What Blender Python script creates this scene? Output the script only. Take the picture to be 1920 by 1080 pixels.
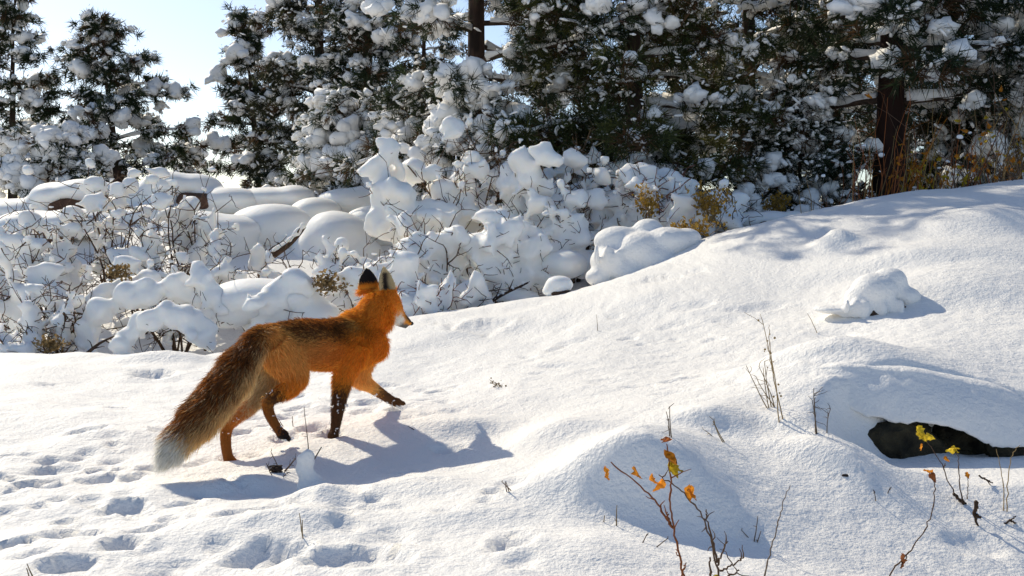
import bpy, math
import numpy as np
from mathutils import Vector

# ---------------------------------------------------------------- scene, camera, light
S = bpy.context.scene
for o in list(bpy.data.objects):
    bpy.data.objects.remove(o)
COL = S.collection
F = 2059.0                      # focal length in pixels of the 1920 wide photograph
CZ = 0.70
PITCH = math.radians(3.3)
cam_d = bpy.data.cameras.new('camera')
cam_d.sensor_width = 36.0
cam_d.lens = 36.0 * F / 1920.0
cam_d.clip_start = 0.05
cam_d.clip_end = 3000
cam = bpy.data.objects.new('camera', cam_d)
cam.location = (0, 0, CZ)
cam.rotation_euler = (math.pi / 2 - PITCH, 0, 0)
COL.objects.link(cam)
S.camera = cam

SUN_EL = math.radians(36)
SUN_AZ = math.radians(-37)      # measured from +Y towards +X: behind the scene, to the left
world = bpy.data.worlds.new('World')
S.world = world
world.use_nodes = True
wn = world.node_tree
bg = wn.nodes['Background']
sky = wn.nodes.new('ShaderNodeTexSky')
sky.sky_type = 'NISHITA'
sky.sun_disc = False
sky.sun_elevation = SUN_EL
sky.sun_rotation = SUN_AZ
sky.altitude = 2000
sky.air_density = 1.0
sky.dust_density = 3.2
wn.links.new(sky.outputs[0], bg.inputs[0])
bg.inputs[1].default_value = 0.15
sun_d = bpy.data.lights.new('sun', 'SUN')
sun_d.energy = 4.3
sun_d.angle = math.radians(0.5)
sun_d.color = (1.0, 0.90, 0.71)
sun = bpy.data.objects.new('sun', sun_d)
sdir = Vector((math.sin(SUN_AZ) * math.cos(SUN_EL), math.cos(SUN_AZ) * math.cos(SUN_EL), math.sin(SUN_EL)))
sun.rotation_euler = sdir.to_track_quat('Z', 'Y').to_euler()
sun.location = (-6, 12, 10)
COL.objects.link(sun)
S.view_settings.view_transform = 'Standard'
S.view_settings.look = 'None'
S.view_settings.exposure = -0.1
S.view_settings.gamma = 1.0
S.render.engine = 'CYCLES'
S.cycles.max_bounces = 10
S.cycles.diffuse_bounces = 6
S.cycles.transmission_bounces = 4
S.cycles.transparent_max_bounces = 8
S.cycles.use_denoising = True
try:
    S.cycles.denoiser = 'OPENIMAGEDENOISE'
    S.cycles.denoising_input_passes = 'RGB_ALBEDO_NORMAL'
except Exception:
    pass

# ---------------------------------------------------------------- helpers
cp, sp = math.cos(PITCH), math.sin(PITCH)


def P(u, v, Y):
    """the place Y metres ahead that the photograph shows at (u, v)"""
    x = (u - 960.0) / F
    yc = -(v - 540.0) / F
    d = np.array([x, cp + yc * sp, -sp + yc * cp])
    return d * (Y / d[1]) + np.array([0, 0, CZ])


def new_mat(name, base=None, rough=0.8, spec=0.3):
    m = bpy.data.materials.new(name)
    m.use_nodes = True
    b = m.node_tree.nodes['Principled BSDF']
    if base is not None:
        b.inputs['Base Color'].default_value = (*base, 1)
    b.inputs['Roughness'].default_value = rough
    b.inputs['Specular IOR Level'].default_value = spec
    return m, m.node_tree, b


class MB:
    """collects vertices and faces; build() links them as one mesh object"""
    def __init__(s):
        s.v = []; s.f = []; s.n = 0; s.c = []

    def add(s, V, Fs, col=None):
        V = np.asarray(V, float)
        for f in (Fs if isinstance(Fs, list) else [Fs]):
            f = np.asarray(f, int)
            if len(f):
                s.f.append(f + s.n)
        s.v.append(V); s.n += len(V)
        if col is not None:
            col = np.asarray(col, float)
            if col.ndim == 1:
                col = np.tile(col, (len(V), 1))
            s.c.append(col)
        return s

    def mesh(s, name, smooth=True):
        V = np.concatenate(s.v)
        me = bpy.data.meshes.new(name)
        me.vertices.add(len(V))
        me.vertices.foreach_set('co', V.astype(np.float32).ravel())
        loops = np.concatenate([f.ravel() for f in s.f])
        sizes = np.concatenate([np.full(len(f), f.shape[1]) for f in s.f])
        starts = np.concatenate([[0], np.cumsum(sizes)[:-1]])
        me.loops.add(len(loops))
        me.loops.foreach_set('vertex_index', loops.astype(np.int32))
        me.polygons.add(len(sizes))
        me.polygons.foreach_set('loop_start', starts.astype(np.int32))
        me.polygons.foreach_set('loop_total', sizes.astype(np.int32))
        me.polygons.foreach_set('use_smooth', np.full(len(sizes), bool(smooth)))
        if s.c:
            C = np.concatenate(s.c)
            at = me.attributes.new('col', 'FLOAT_COLOR', 'POINT')
            at.data.foreach_set('color', np.column_stack([C, np.ones(len(C))]).astype(np.float32).ravel())
        me.update(calc_edges=True)
        me.validate()
        return me

    def build(s, name, mat, parent=None, smooth=True):
        me = s.mesh(name, smooth)
        me.materials.append(mat)
        o = bpy.data.objects.new(name, me)
        COL.objects.link(o)
        if parent is not None:
            o.parent = parent
            o.matrix_parent_inverse = parent.matrix_basis.inverted()
        return o


def thing(name, loc, label, cat, group=None):
    e = bpy.data.objects.new(name, None)
    e.empty_display_size = 0.05
    e.location = tuple(float(q) for q in loc)
    COL.objects.link(e)
    e['label'] = label
    e['category'] = cat
    if group:
        e['group'] = group
    return e


def tag(o, label, cat, group=None):
    o['label'] = label; o['category'] = cat
    if group:
        o['group'] = group
    return o


def ico(n):
    t = (1 + 5 ** .5) / 2
    V = [(-1, t, 0), (1, t, 0), (-1, -t, 0), (1, -t, 0), (0, -1, t), (0, 1, t), (0, -1, -t), (0, 1, -t), (t, 0, -1), (t, 0, 1), (-t, 0, -1), (-t, 0, 1)]
    V = [np.array(v) / np.linalg.norm(v) for v in V]
    Fc = [(0, 11, 5), (0, 5, 1), (0, 1, 7), (0, 7, 10), (0, 10, 11), (1, 5, 9), (5, 11, 4), (11, 10, 2), (10, 7, 6), (7, 1, 8),
          (3, 9, 4), (3, 4, 2), (3, 2, 6), (3, 6, 8), (3, 8, 9), (4, 9, 5), (2, 4, 11), (6, 2, 10), (8, 6, 7), (9, 8, 1)]
    for _ in range(n):
        cache = {}; nf = []

        def mid(a, b):
            k = (min(a, b), max(a, b))
            if k not in cache:
                m = V[a] + V[b]; V.append(m / np.linalg.norm(m)); cache[k] = len(V) - 1
            return cache[k]
        for a, b, c in Fc:
            x, y, z = mid(a, b), mid(b, c), mid(c, a)
            nf += [(a, x, z), (b, y, x), (c, z, y), (x, y, z)]
        Fc = nf
    return np.array(V), np.array(Fc)


ICO0, ICO1, ICO2, ICO3 = ico(0), ico(1), ico(2), ico(3)


def lumpy(tpl, rs, amp, k=3.0, n=5):
    V, Fc = tpl
    d = np.zeros(len(V))
    for _ in range(n):
        w = rs.normal(size=3) * k
        d += np.sin(V @ w + rs.uniform(0, 6.28)) / n
    return V * (1 + amp * d * 2)[:, None], Fc


def tube(pts, rad, sides=6, close=True):
    pts = np.asarray(pts, float)
    n = len(pts)
    rad = np.broadcast_to(np.asarray(rad, float), (n,))
    T = np.gradient(pts, axis=0)
    T /= np.linalg.norm(T, axis=1)[:, None] + 1e-12
    ref = np.array([0.31, 0.77, 0.55]) if abs(T[0] @ np.array([0.31, 0.77, 0.55])) < .9 else np.array([1., 0, 0])
    A = np.cross(T, ref); A /= np.linalg.norm(A, axis=1)[:, None] + 1e-12
    B = np.cross(T, A)
    a = np.arange(sides) * 2 * np.pi / sides
    V = pts[:, None, :] + rad[:, None, None] * (np.cos(a)[None, :, None] * A[:, None, :] + np.sin(a)[None, :, None] * B[:, None, :])
    V = V.reshape(-1, 3)
    i = np.arange(n - 1)[:, None] * sides; j = np.arange(sides)[None, :]; k = (j + 1) % sides
    Q = np.stack([i + j, i + k, i + sides + k, i + sides + j], -1).reshape(-1, 4)
    fs = [Q]
    if close:
        V = np.vstack([V, pts[0], pts[-1]])
        b = n * sides
        j = np.arange(sides); k = (j + 1) % sides
        fs.append(np.stack([k, j, np.full(sides, b)], -1))
        fs.append(np.stack([(n - 1) * sides + j, (n - 1) * sides + k, np.full(sides, b + 1)], -1))
    return V, fs


def bez(pts, n):
    """Catmull-Rom through pts"""
    pts = np.asarray(pts, float)
    p = np.vstack([2 * pts[0] - pts[1], pts, 2 * pts[-1] - pts[-2]])
    m = len(pts) - 1
    t = np.linspace(0, m - 1e-6, n)
    i = t.astype(int); f = (t - i)[:, None]
    p0, p1, p2, p3 = p[i], p[i + 1], p[i + 2], p[i + 3]
    return .5 * ((2 * p1) + (-p0 + p2) * f + (2 * p0 - 5 * p1 + 4 * p2 - p3) * f ** 2 + (-p0 + 3 * p1 - 3 * p2 + p3) * f ** 3)


def fuse(mb, voxel, smooth_it=4, fac=.6):
    """melt overlapping closed shapes into one continuous skin; returns V, quads"""
    me = mb.mesh('fuse')
    o = bpy.data.objects.new('fuse', me)
    COL.objects.link(o)
    r = o.modifiers.new('r', 'REMESH'); r.mode = 'VOXEL'; r.voxel_size = voxel; r.use_smooth_shade = True
    if smooth_it:
        s = o.modifiers.new('s', 'SMOOTH'); s.iterations = smooth_it; s.factor = fac
    dg = bpy.context.evaluated_depsgraph_get()
    ev = o.evaluated_get(dg)
    m2 = ev.to_mesh()
    V = np.empty(len(m2.vertices) * 3, np.float32); m2.vertices.foreach_get('co', V); V = V.reshape(-1, 3).astype(float)
    L = np.empty(len(m2.loops), np.int32); m2.loops.foreach_get('vertex_index', L)
    T = np.empty(len(m2.polygons), np.int32); m2.polygons.foreach_get('loop_total', T)
    st = np.concatenate([[0], np.cumsum(T)[:-1]])
    q = st[T == 4][:, None] + np.arange(4)
    fs = [L[q]]
    if (T == 3).any():
        fs.append(L[st[T == 3][:, None] + np.arange(3)])
    ev.to_mesh_clear()
    bpy.data.objects.remove(o)
    bpy.data.meshes.remove(me)
    return V, fs


# value noise in the plane
_h = np.random.RandomState(7).rand(256, 256)


def vnoise(x, y):
    xi = np.floor(x).astype(int); yi = np.floor(y).astype(int)
    fx = x - xi; fy = y - yi
    fx = fx * fx * (3 - 2 * fx); fy = fy * fy * (3 - 2 * fy)
    a = _h[xi & 255, yi & 255]; b = _h[(xi + 1) & 255, yi & 255]
    c = _h[xi & 255, (yi + 1) & 255]; d = _h[(xi + 1) & 255, (yi + 1) & 255]
    return (a * (1 - fx) + b * fx) * (1 - fy) + (c * (1 - fx) + d * fx) * fy - .5


# ---------------------------------------------------------------- materials
def snow_material(name, coarse=42.0, fine=120.0, strength=.6, dist=.014, sss=0.0):
    m, nt, b = new_mat(name, (.94, .92, .885), .62, .25)
    tc = nt.nodes.new('ShaderNodeTexCoord')
    n1 = nt.nodes.new('ShaderNodeTexNoise'); n1.inputs['Scale'].default_value = coarse; n1.inputs['Detail'].default_value = 5; n1.inputs['Roughness'].default_value = .62
    n2 = nt.nodes.new('ShaderNodeTexNoise'); n2.inputs['Scale'].default_value = fine; n2.inputs['Detail'].default_value = 3
    ad = nt.nodes.new('ShaderNodeMath'); ad.operation = 'MULTIPLY_ADD'; ad.inputs[1].default_value = .35
    bp = nt.nodes.new('ShaderNodeBump'); bp.inputs['Strength'].default_value = strength; bp.inputs['Distance'].default_value = dist
    nt.links.new(tc.outputs['Object'], n1.inputs['Vector']); nt.links.new(tc.outputs['Object'], n2.inputs['Vector'])
    nt.links.new(n2.outputs[0], ad.inputs[0]); nt.links.new(n1.outputs[0], ad.inputs[2])
    nt.links.new(ad.outputs[0], bp.inputs['Height']); nt.links.new(bp.outputs[0], b.inputs['Normal'])
    if sss:
        b.inputs['Subsurface Weight'].default_value = 1.0
        b.inputs['Subsurface Radius'].default_value = (1, .9, .8)
        b.inputs['Subsurface Scale'].default_value = sss
    return m


M_SNOW = snow_material('ground_snow')
M_LUMP = snow_material('clinging_snow', 18, 90, .3, .012, sss=.02)
M_TREESNOW = snow_material('tree_snow', 14, 60, .3, .02)


def two_tone(name, a, b_, scale, rough=.85, bump=.3, dist=.01, stretch=None, detail=6):
    m, nt, b = new_mat(name, a, rough, .2)
    tc = nt.nodes.new('ShaderNodeTexCoord')
    n = nt.nodes.new('ShaderNodeTexNoise'); n.inputs['Scale'].default_value = scale; n.inputs['Detail'].default_value = detail
    if stretch:
        mp = nt.nodes.new('ShaderNodeMapping'); mp.inputs['Scale'].default_value = stretch
        nt.links.new(tc.outputs['Object'], mp.inputs[0]); nt.links.new(mp.outputs[0], n.inputs['Vector'])
    else:
        nt.links.new(tc.outputs['Object'], n.inputs['Vector'])
    r = nt.nodes.new('ShaderNodeValToRGB')
    r.color_ramp.elements[0].position = .35; r.color_ramp.elements[0].color = (*a, 1)
    r.color_ramp.elements[1].position = .65; r.color_ramp.elements[1].color = (*b_, 1)
    nt.links.new(n.outputs[0], r.inputs[0]); nt.links.new(r.outputs[0], b.inputs['Base Color'])
    bp = nt.nodes.new('ShaderNodeBump'); bp.inputs['Strength'].default_value = bump; bp.inputs['Distance'].default_value = dist
    nt.links.new(n.outputs[0], bp.inputs['Height']); nt.links.new(bp.outputs[0], b.inputs['Normal'])
    return m


M_BARK = two_tone('pine_bark', (.022, .015, .012), (.085, .05, .036), 9, stretch=(1, 1, .3), bump=.8, dist=.03)
M_RUST = two_tone('red_bark', (.008, .005, .004), (.042, .017, .011), 7, stretch=(1, 1, .25), bump=.9, dist=.03)
M_LIMB = two_tone('limb_bark', (.04, .027, .02), (.10, .065, .045), 20)
M_TWIG = two_tone('twig_bark', (.04, .025, .017), (.16, .095, .055), 30)
M_REDTWIG = two_tone('red_twig', (.12, .05, .035), (.25, .11, .07), 30)
M_ROCK = two_tone('red_rock', (.06, .033, .024), (.17, .095, .062), 5, bump=.8, dist=.03)
M_MOSS = two_tone('mossy_rock', (.012, .011, .008), (.06, .05, .028), 16, bump=1.0, dist=.05)
M_DARK = two_tone('rotten_wood', (.03, .022, .018), (.10, .06, .04), 12)


def attr_mat(name, rough=.7, trans=0.0, spec=.2, attr='col'):
    m, nt, b = new_mat(name, (1, 1, 1), rough, spec)
    a = nt.nodes.new('ShaderNodeAttribute'); a.attribute_name = attr
    nt.links.new(a.outputs['Color'], b.inputs['Base Color'])
    if trans:
        t = nt.nodes.new('ShaderNodeBsdfTranslucent')
        nt.links.new(a.outputs['Color'], t.inputs['Color'])
        mx = nt.nodes.new('ShaderNodeMixShader'); mx.inputs[0].default_value = trans
        nt.links.new(b.outputs[0], mx.inputs[1]); nt.links.new(t.outputs[0], mx.inputs[2])
        nt.links.new(mx.outputs[0], nt.nodes['Material Output'].inputs['Surface'])
    return m


M_NEEDLE = attr_mat('pine_needles', .55, .3)
M_FUR = attr_mat('fox_fur', .5, .48, .3)
M_SKIN = attr_mat('fox_skin', .8, 0)
M_LEAF = attr_mat('dry_leaves', .6, .4)
M_STALK = attr_mat('dry_stalks', .7, .2)
M_EYE, _, _ = new_mat('fox_eye', (.02, .012, .008), .12, .5)
M_NOSE, _, _ = new_mat('fox_nose', (.012, .011, .011), .35, .5)

# ---------------------------------------------------------------- the ground
# (u, v, Y): where the snow surface runs
CT = [
    (-150, 1080, 2.15), (150, 1080, 2.15), (480, 1080, 2.13), (800, 1080, 2.12), (1100, 1080, 2.08), (1400, 1080, 2.15), (1650, 1085, 2.30), (1900, 1080, 2.45), (2150, 1080, 2.55),
    (-150, 950, 2.7), (150, 950, 2.7), (480, 940, 2.74), (800, 940, 2.74), (1060, 950, 2.65), (1330, 1010, 2.45), (1550, 960, 2.63), (1780, 970, 2.70), (2100, 980, 2.75),
    (-150, 850, 3.25), (100, 850, 3.26), (430, 870, 3.27), (622, 823, 3.45), (745, 782, 3.76), (960, 850, 3.25), (1140, 810, 3.2), (1430, 850, 3.02), (1590, 890, 2.82),
    (-150, 760, 4.1), (200, 760, 4.1), (500, 770, 4.0), (900, 720, 4.3), (1150, 700, 4.1), (1400, 680, 4.0), (1560, 650, 4.05), (1600, 692, 3.38), (1750, 706, 3.38), (1905, 735, 3.38), (1650, 885, 2.86), (1770, 905, 2.85), (1900, 915, 2.82), (1800, 640, 3.95), (2100, 640, 3.9),
    (-150, 690, 5.4), (200, 690, 5.35), (500, 690, 5.2), (760, 640, 5.3), (1000, 620, 5.3), (1250, 580, 5.2), (1500, 540, 5.1), (1700, 500, 5.1), (1900, 470, 5.1), (2150, 450, 5.2),
    (-150, 658, 6.2), (100, 660, 6.2), (300, 672, 6.1), (450, 655, 6.1), (640, 625, 6.05), (800, 592, 6.1), (1000, 556, 6.3), (1110, 532, 6.4), (1300, 452, 6.8), (1500, 402, 7.2), (1700, 362, 7.5), (1920, 333, 7.7), (2200, 310, 7.8),
    (-100, 690, 7.2), (150, 680, 7.2), (400, 670, 7.2), (650, 640, 7.2), (850, 606, 7.1), (1000, 585, 7.3), (1130, 560, 7.6), (1330, 475, 7.9), (1520, 425, 8.4), (1720, 385, 9.0), (1950, 345, 9.3),
    (-100, 560, 8.6), (200, 550, 8.6), (500, 545, 8.6), (750, 535, 8.8), (1000, 490, 9.2), (1250, 450, 9.6), (1500, 410, 10.2), (1800, 370, 11),
    (-100, 440, 10.2), (200, 440, 10.2), (450, 445, 10.2), (700, 450, 10.4), (950, 430, 11), (1250, 410, 12), (1600, 380, 13),
    (-100, 392, 11.6), (200, 385, 11.6), (450, 385, 11.8), (700, 390, 12), (1000, 400, 13.5), (1400, 380, 16), (1800, 350, 16),
    (-100, 395, 16), (300, 395, 16), (700, 395, 17), (1100, 390, 18), (-300, 400, 24), (300, 400, 24), (900, 395, 24), (1600, 385, 24), (2300, 350, 24),
]
CW = np.array([P(*c) for c in CT])
extra = np.array([(-6, 3, 0), (-6, 6, -.05), (-8, 10, .4), (6, 3, .7), (7, 6, 1.1), (8, 9, 1.3), (-3, 0, .05), (0, 0, .0), (3, 0, .15), (-6, -4, 0), (0, -4, 0), (6, -4, .3), (-9, 16, .9), (12, 14, 1.4), (-14, 24, .9), (16, 24, 1.4)], float)
CW = np.vstack([CW, extra])


def tps_fit(pts, lam=.002):
    n = len(pts)
    X = pts[:, :2]
    d2 = ((X[:, None] - X[None]) ** 2).sum(-1)
    K = .5 * d2 * np.log(d2 + 1e-9)
    A = np.zeros((n + 3, n + 3)); A[:n, :n] = K + lam * np.eye(n)
    A[:n, n] = 1; A[:n, n + 1:] = X; A[n:, :n] = A[:n, n:].T
    return np.linalg.solve(A, np.concatenate([pts[:, 2], np.zeros(3)]))


TW = tps_fit(CW)


def base_ground(x, y):
    x = np.asarray(x, float); y = np.asarray(y, float)
    sh = x.shape; x = x.ravel(); y = y.ravel()
    xc = np.clip(x, -14, 16); yc = np.clip(y, -4, 24)
    out = TW[-3] + TW[-2] * xc + TW[-1] * yc
    n = len(CW)
    for i in range(n):
        d2 = (xc - CW[i, 0]) ** 2 + (yc - CW[i, 1]) ** 2
        out += TW[i] * .5 * d2 * np.log(d2 + 1e-9)
    far = np.clip((np.hypot(x, y) - 26) / 60, 0, 1)
    out = out * (1 - far) + .6 * far
    return out.reshape(sh)


# gridded copy so that placing things is quick
GX = np.linspace(-16, 18, 800); GY = np.linspace(-5, 30, 840)
_gx, _gy = np.meshgrid(GX, GY, indexing='ij')
_GZ = base_ground(_gx, _gy)


def bgz(x, y):
    fx = np.clip((np.asarray(x) - GX[0]) / (GX[1] - GX[0]), 0, len(GX) - 1.001); fy = np.clip((np.asarray(y) - GY[0]) / (GY[1] - GY[0]), 0, len(GY) - 1.001)
    i = fx.astype(int); j = fy.astype(int); fx = fx - i; fy = fy - j
    return (_GZ[i, j] * (1 - fx) + _GZ[i + 1, j] * fx) * (1 - fy) + (_GZ[i, j + 1] * (1 - fx) + _GZ[i + 1, j + 1] * fx) * fy


YS = np.concatenate([np.arange(1.5, 9, .01), np.arange(9, 30, .05)])


def hit(u, v, fn=None):
    d = P(u, v, 1.0) - np.array([0, 0, CZ])
    z = (fn or bgz)(d[0] * YS, YS)
    k = np.argmax(z >= CZ + d[2] * YS)
    Y = YS[k] if z[k] >= CZ + d[2] * YS[k] else 8.0
    return np.array([d[0] * Y, Y, CZ + d[2] * Y])


# dents: (u, v, half width m, half depth m, depth m, turn)
DENTS = []
rs = np.random.RandomState(3)
for (u, v, w, l, d) in [
    (290, 702, .10, .09, .05), (160, 812, .055, .05, .03), (35, 840, .06, .03, .02), (95, 850, .03, .04, .03), (100, 868, .07, .05, .02), (180, 872, .035, .03, .02), (182, 895, .05, .04, .02), (212, 860, .03, .03, .02),
    (80, 908, .055, .045, .04), (15, 915, .04, .035, .03), (238, 945, .05, .05, .04), (150, 1000, .06, .05, .04), (232, 1022, .045, .05, .04), (275, 995, .045, .03, .025), (20, 1018, .03, .03, .04), (45, 1016, .02, .03, .03), (130, 1066, .04, .05, .03),
    (90, 720, .04, .04, .02), (210, 760, .05, .04, .02), (235, 735, .03, .03, .015), (300, 812, .05, .035, .02), (500, 1045, .085, .07, .04), (680, 1060, .1, .07, .045), (960, 1040, .055, .06, .035), (640, 985, .035, .03, .025), (700, 955, .03, .03, .02), (840, 985, .03, .02, .012),
    (725, 718, .06, .05, .025), (823, 735, .045, .04, .025), (800, 755, .05, .03, .015), (590, 815, .055, .04, .035), (700, 760, .06, .05, .02), (560, 770, .05, .05, .025), (530, 790, .06, .05, .025), (480, 790, .05, .04, .02), (640, 760, .04, .04, .02), (760, 778, .035, .04, .02), (685, 780, .05, .05, .02),
    (900, 610, .14, .10, .03), (850, 605, .09, .07, .02), (1080, 640, .09, .05, .012), (1180, 632, .04, .03, .02), (1205, 640, .03, .03, .015), (1250, 520, .16, .06, .025), (1430, 572, .12, .06, .02), (1575, 642, .04, .02, .02), (1580, 655, .04, .02, .02), (1495, 655, .03, .02, .015),
    (830, 850, .045, .04, .025), (760, 895, .03, .025, .015), (1270, 730, .08, .03, .012), (1040, 690, .08, .02, .01), (1820, 1030, .06, .05, .015), (1300, 575, .09, .05, .02)]:
    p = hit(u, v)
    DENTS.append((p[0], p[1], w, l, d, rs.uniform(-.5, .5)))
# paw prints: round the standing feet and along the trail behind them
for (u, v, d_) in ((622, 823, .022), (430, 870, .022), (533, 832, .03), (745, 782, .03)):
    p = hit(u, v); DENTS.append((p[0], p[1], .036, .036, d_, 0))
for i in range(64):
    f = i / 64.
    lane = i % 3
    u = -40 + 560 * f + rs.normal() * 16
    v = (905, 868, 935)[lane] - (10, 60, -30)[lane] * f + rs.normal() * 20
    p = hit(u, v); DENTS.append((p[0], p[1], rs.uniform(.018, .036), rs.uniform(.022, .042), rs.uniform(.008, .026), rs.uniform(-1, 1)))
for i in range(26):
    p = hit(rs.uniform(520, 860), rs.uniform(715, 800)); DENTS.append((p[0], p[1], rs.uniform(.02, .05), rs.uniform(.02, .045), rs.uniform(.006, .018), rs.uniform(-1, 1)))
for i in range(34):
    p = hit(rs.uniform(-20, 1000), rs.uniform(930, 1078)); DENTS.append((p[0], p[1], rs.uniform(.02, .06), rs.uniform(.02, .05), rs.uniform(.006, .02), rs.uniform(-1, 1)))
for i in range(30):
    p = hit(rs.uniform(850, 1600), rs.uniform(560, 720)); DENTS.append((p[0], p[1], rs.uniform(.03, .10), rs.uniform(.02, .05), rs.uniform(.006, .016), rs.uniform(-1, 1)))
# swells: (u, v, half width, half depth, height, turn); the near side falls off more steeply
SWELLS = []
for (u, v, w, l, h, t, steep) in [
    (455, 893, .15, .08, .03, .2, .6), (600, 915, .10, .09, .04, .2, .6), (880, 790, .16, .10, .04, -.15, .7), (770, 905, .18, .12, .04, 0, .8),
    (1200, 815, .25, .28, .20, -.28, .34), (1040, 805, .14, .14, .05, 0, .6), (1330, 800, .12, .10, .05, -.4, .4), (1540, 850, .18, .08, .05, -.8, .4), (1480, 810, .12, .06, .04, -.8, .4),
    (560, 968, .14, .10, .035, 0, .7), (300, 660, .22, .16, .06, 0, .6), (160, 668, .3, .2, .03, 0, .8), (900, 960, .2, .12, .03, 0, .8), (380, 990, .2, .12, .025, 0, .8),
    (1560, 640, .35, .2, .06, -.5, .7), (1800, 520, .4, .25, .08, -.3, .7), (1570, 430, .12, .1, .09, 0, .8), (1700, 470, .45, .2, .06, -.3, .6), (1120, 1020, .2, .15, .03, 0, .8), (1000, 585, .5, .2, .03, -.2, .8), (1850, 400, .4, .3, .08, 0, .7)]:
    p = hit(u, v)
    for _ in range(3):
        p = hit(u, v + h * F / p[1])
    SWELLS.append((p[0], p[1], w, l, h, t, steep))
HOLLOW = hit(1730, 905)


def relief(x, y):
    z = np.zeros_like(x)
    for (cx, cy, w, l, h, t, st) in SWELLS:
        k = (abs(x - cx) < 4 * w + .2) & (abs(y - cy) < 4 * max(l, w) + .2)
        if not k.any():
            continue
        dx = x[k] - cx; dy = y[k] - cy
        a = dx * math.cos(t) + dy * math.sin(t); b = -dx * math.sin(t) + dy * math.cos(t)
        lb = np.where(b < 0, l * st, l * 1.6)
        z[k] += h * np.exp(-((a / w) ** 2 + (b / lb) ** 2) * 1.2)
    near = np.clip(1.6 - np.hypot(x, y - 3) / 9, 0, 1)
    for (cx, cy, w, l, d, t) in DENTS:
        k = (abs(x - cx) < 3 * w + .1) & (abs(y - cy) < 3 * l + .1)
        if not k.any():
            continue
        dx = x[k] - cx; dy = y[k] - cy
        a = dx * math.cos(t) + dy * math.sin(t); b = -dx * math.sin(t) + dy * math.cos(t)
        wob = 1 + .55 * vnoise(x[k] * 16 + cx * 31, y[k] * 16 + cy * 17) + .4 * vnoise(x[k] * 45, y[k] * 45 + cy * 9)
        d = d * .68
        r = np.hypot(a / w, b / l) * wob
        z[k] += -d * np.clip((1.2 - r) / .55, 0, 1) ** 2 * (3 - 2 * np.clip((1.2 - r) / .55, 0, 1)) + d * .16 * np.exp(-((r - 1.35) / .28) ** 2)
    lf = np.clip((1.2 - x) / 2.0, .25, 1)
    z += near * (.05 * vnoise(x * 1.3, y * 1.3) + .030 * vnoise(x * 3.1 + 9, y * 3.1) + .014 * lf * vnoise(x * 7.3, y * 7.3 + 5) + .006 * vnoise(x * 17, y * 17) + .0032 * vnoise(x * 41, y * 41))
    right = np.clip((x + .1) * 1.4, 0, 1)
    z += near * right * (.0035 * np.abs(vnoise(x * 60, y * 34)) * 2 + .003 * vnoise(x * 95, y * 60))
    z += (1 - near) * .25 * vnoise(x * .35, y * .35)
    return z


def carve(x, y, z):
    """the hollow under the overhung boulder"""
    r = np.hypot((x - 1.33) / .38, (y - 3.07) / .26) * (1 + .25 * vnoise(x * 9, y * 9))
    f = np.clip((1.25 - r) / .45, 0, 1); f = f * f * (3 - 2 * f)
    return z * (1 - f) + np.minimum(z, .02 + .02 * vnoise(x * 8, y * 8)) * f


def gz(x, y):
    x = np.atleast_1d(np.asarray(x, float)); y = np.atleast_1d(np.asarray(y, float))
    return carve(x, y, bgz(x, y) + relief(x, y))


def gpt(u, v, dz=0.0):
    p = hit(u, v, gz)
    p[2] += dz
    return p


def spread(lo, hi, step0, outer, growth=1.045):
    mid = list(np.arange(lo, hi, step0))
    up = []; s = step0; q = mid[-1]
    while q < outer[1]:
        s *= growth; q += s; up.append(q)
    dn = []; s = step0; q = mid[0]
    while q > outer[0]:
        s *= growth * 1.02; q -= s; dn.append(q)
    return np.array(dn[::-1] + mid + up)


gx = spread(-1.75, 1.9, .0152, (-400, 400), 1.055)
gy = spread(1.75, 4.8, .0152, (-60, 700), 1.042)
XX, YY = np.meshgrid(gx, gy, indexing='ij')
ZZ = base_ground(XX, YY) + relief(XX.ravel(), YY.ravel()).reshape(XX.shape)
nx, ny = XX.shape
ZZ = carve(XX, YY, ZZ)
idx = np.arange(nx * ny).reshape(nx, ny)
Q = np.stack([idx[:-1, :-1], idx[1:, :-1], idx[1:, 1:], idx[:-1, 1:]], -1).reshape(-1, 4)
g = MB().add(np.stack([XX, YY, ZZ], -1).reshape(-1, 3), Q).build('snow_ground', M_SNOW)
g['kind'] = 'structure'
print('ground', nx, ny)


# ---------------------------------------------------------------- snow lumps
def ell(mb, c, r, rs, amp=.1, tpl=None, k=2.2):
    V, Fc = lumpy(tpl or ICO2, rs, amp, k)
    a = rs.uniform(0, 6.28)
    r = np.broadcast_to(np.asarray(r, float), (3,))
    V = V * r
    ca, sa = math.cos(a), math.sin(a)
    if abs(r[0] - r[1]) < 1e-6:
        V = np.column_stack([V[:, 0] * ca - V[:, 1] * sa, V[:, 0] * sa + V[:, 1] * ca, V[:, 2]])
    mb.add(V + np.asarray(c), Fc)


def wander(p0, d0, length, n, rs, jit=.25, grav=0.0):
    pts = [np.array(p0, float)]
    d = np.array(d0, float); d /= np.linalg.norm(d)
    for _ in range(n):
        d = d + rs.normal(size=3) * jit + np.array([0, 0, grav])
        d /= np.linalg.norm(d)
        pts.append(pts[-1] + d * length / n)
    return np.array(pts)


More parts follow.
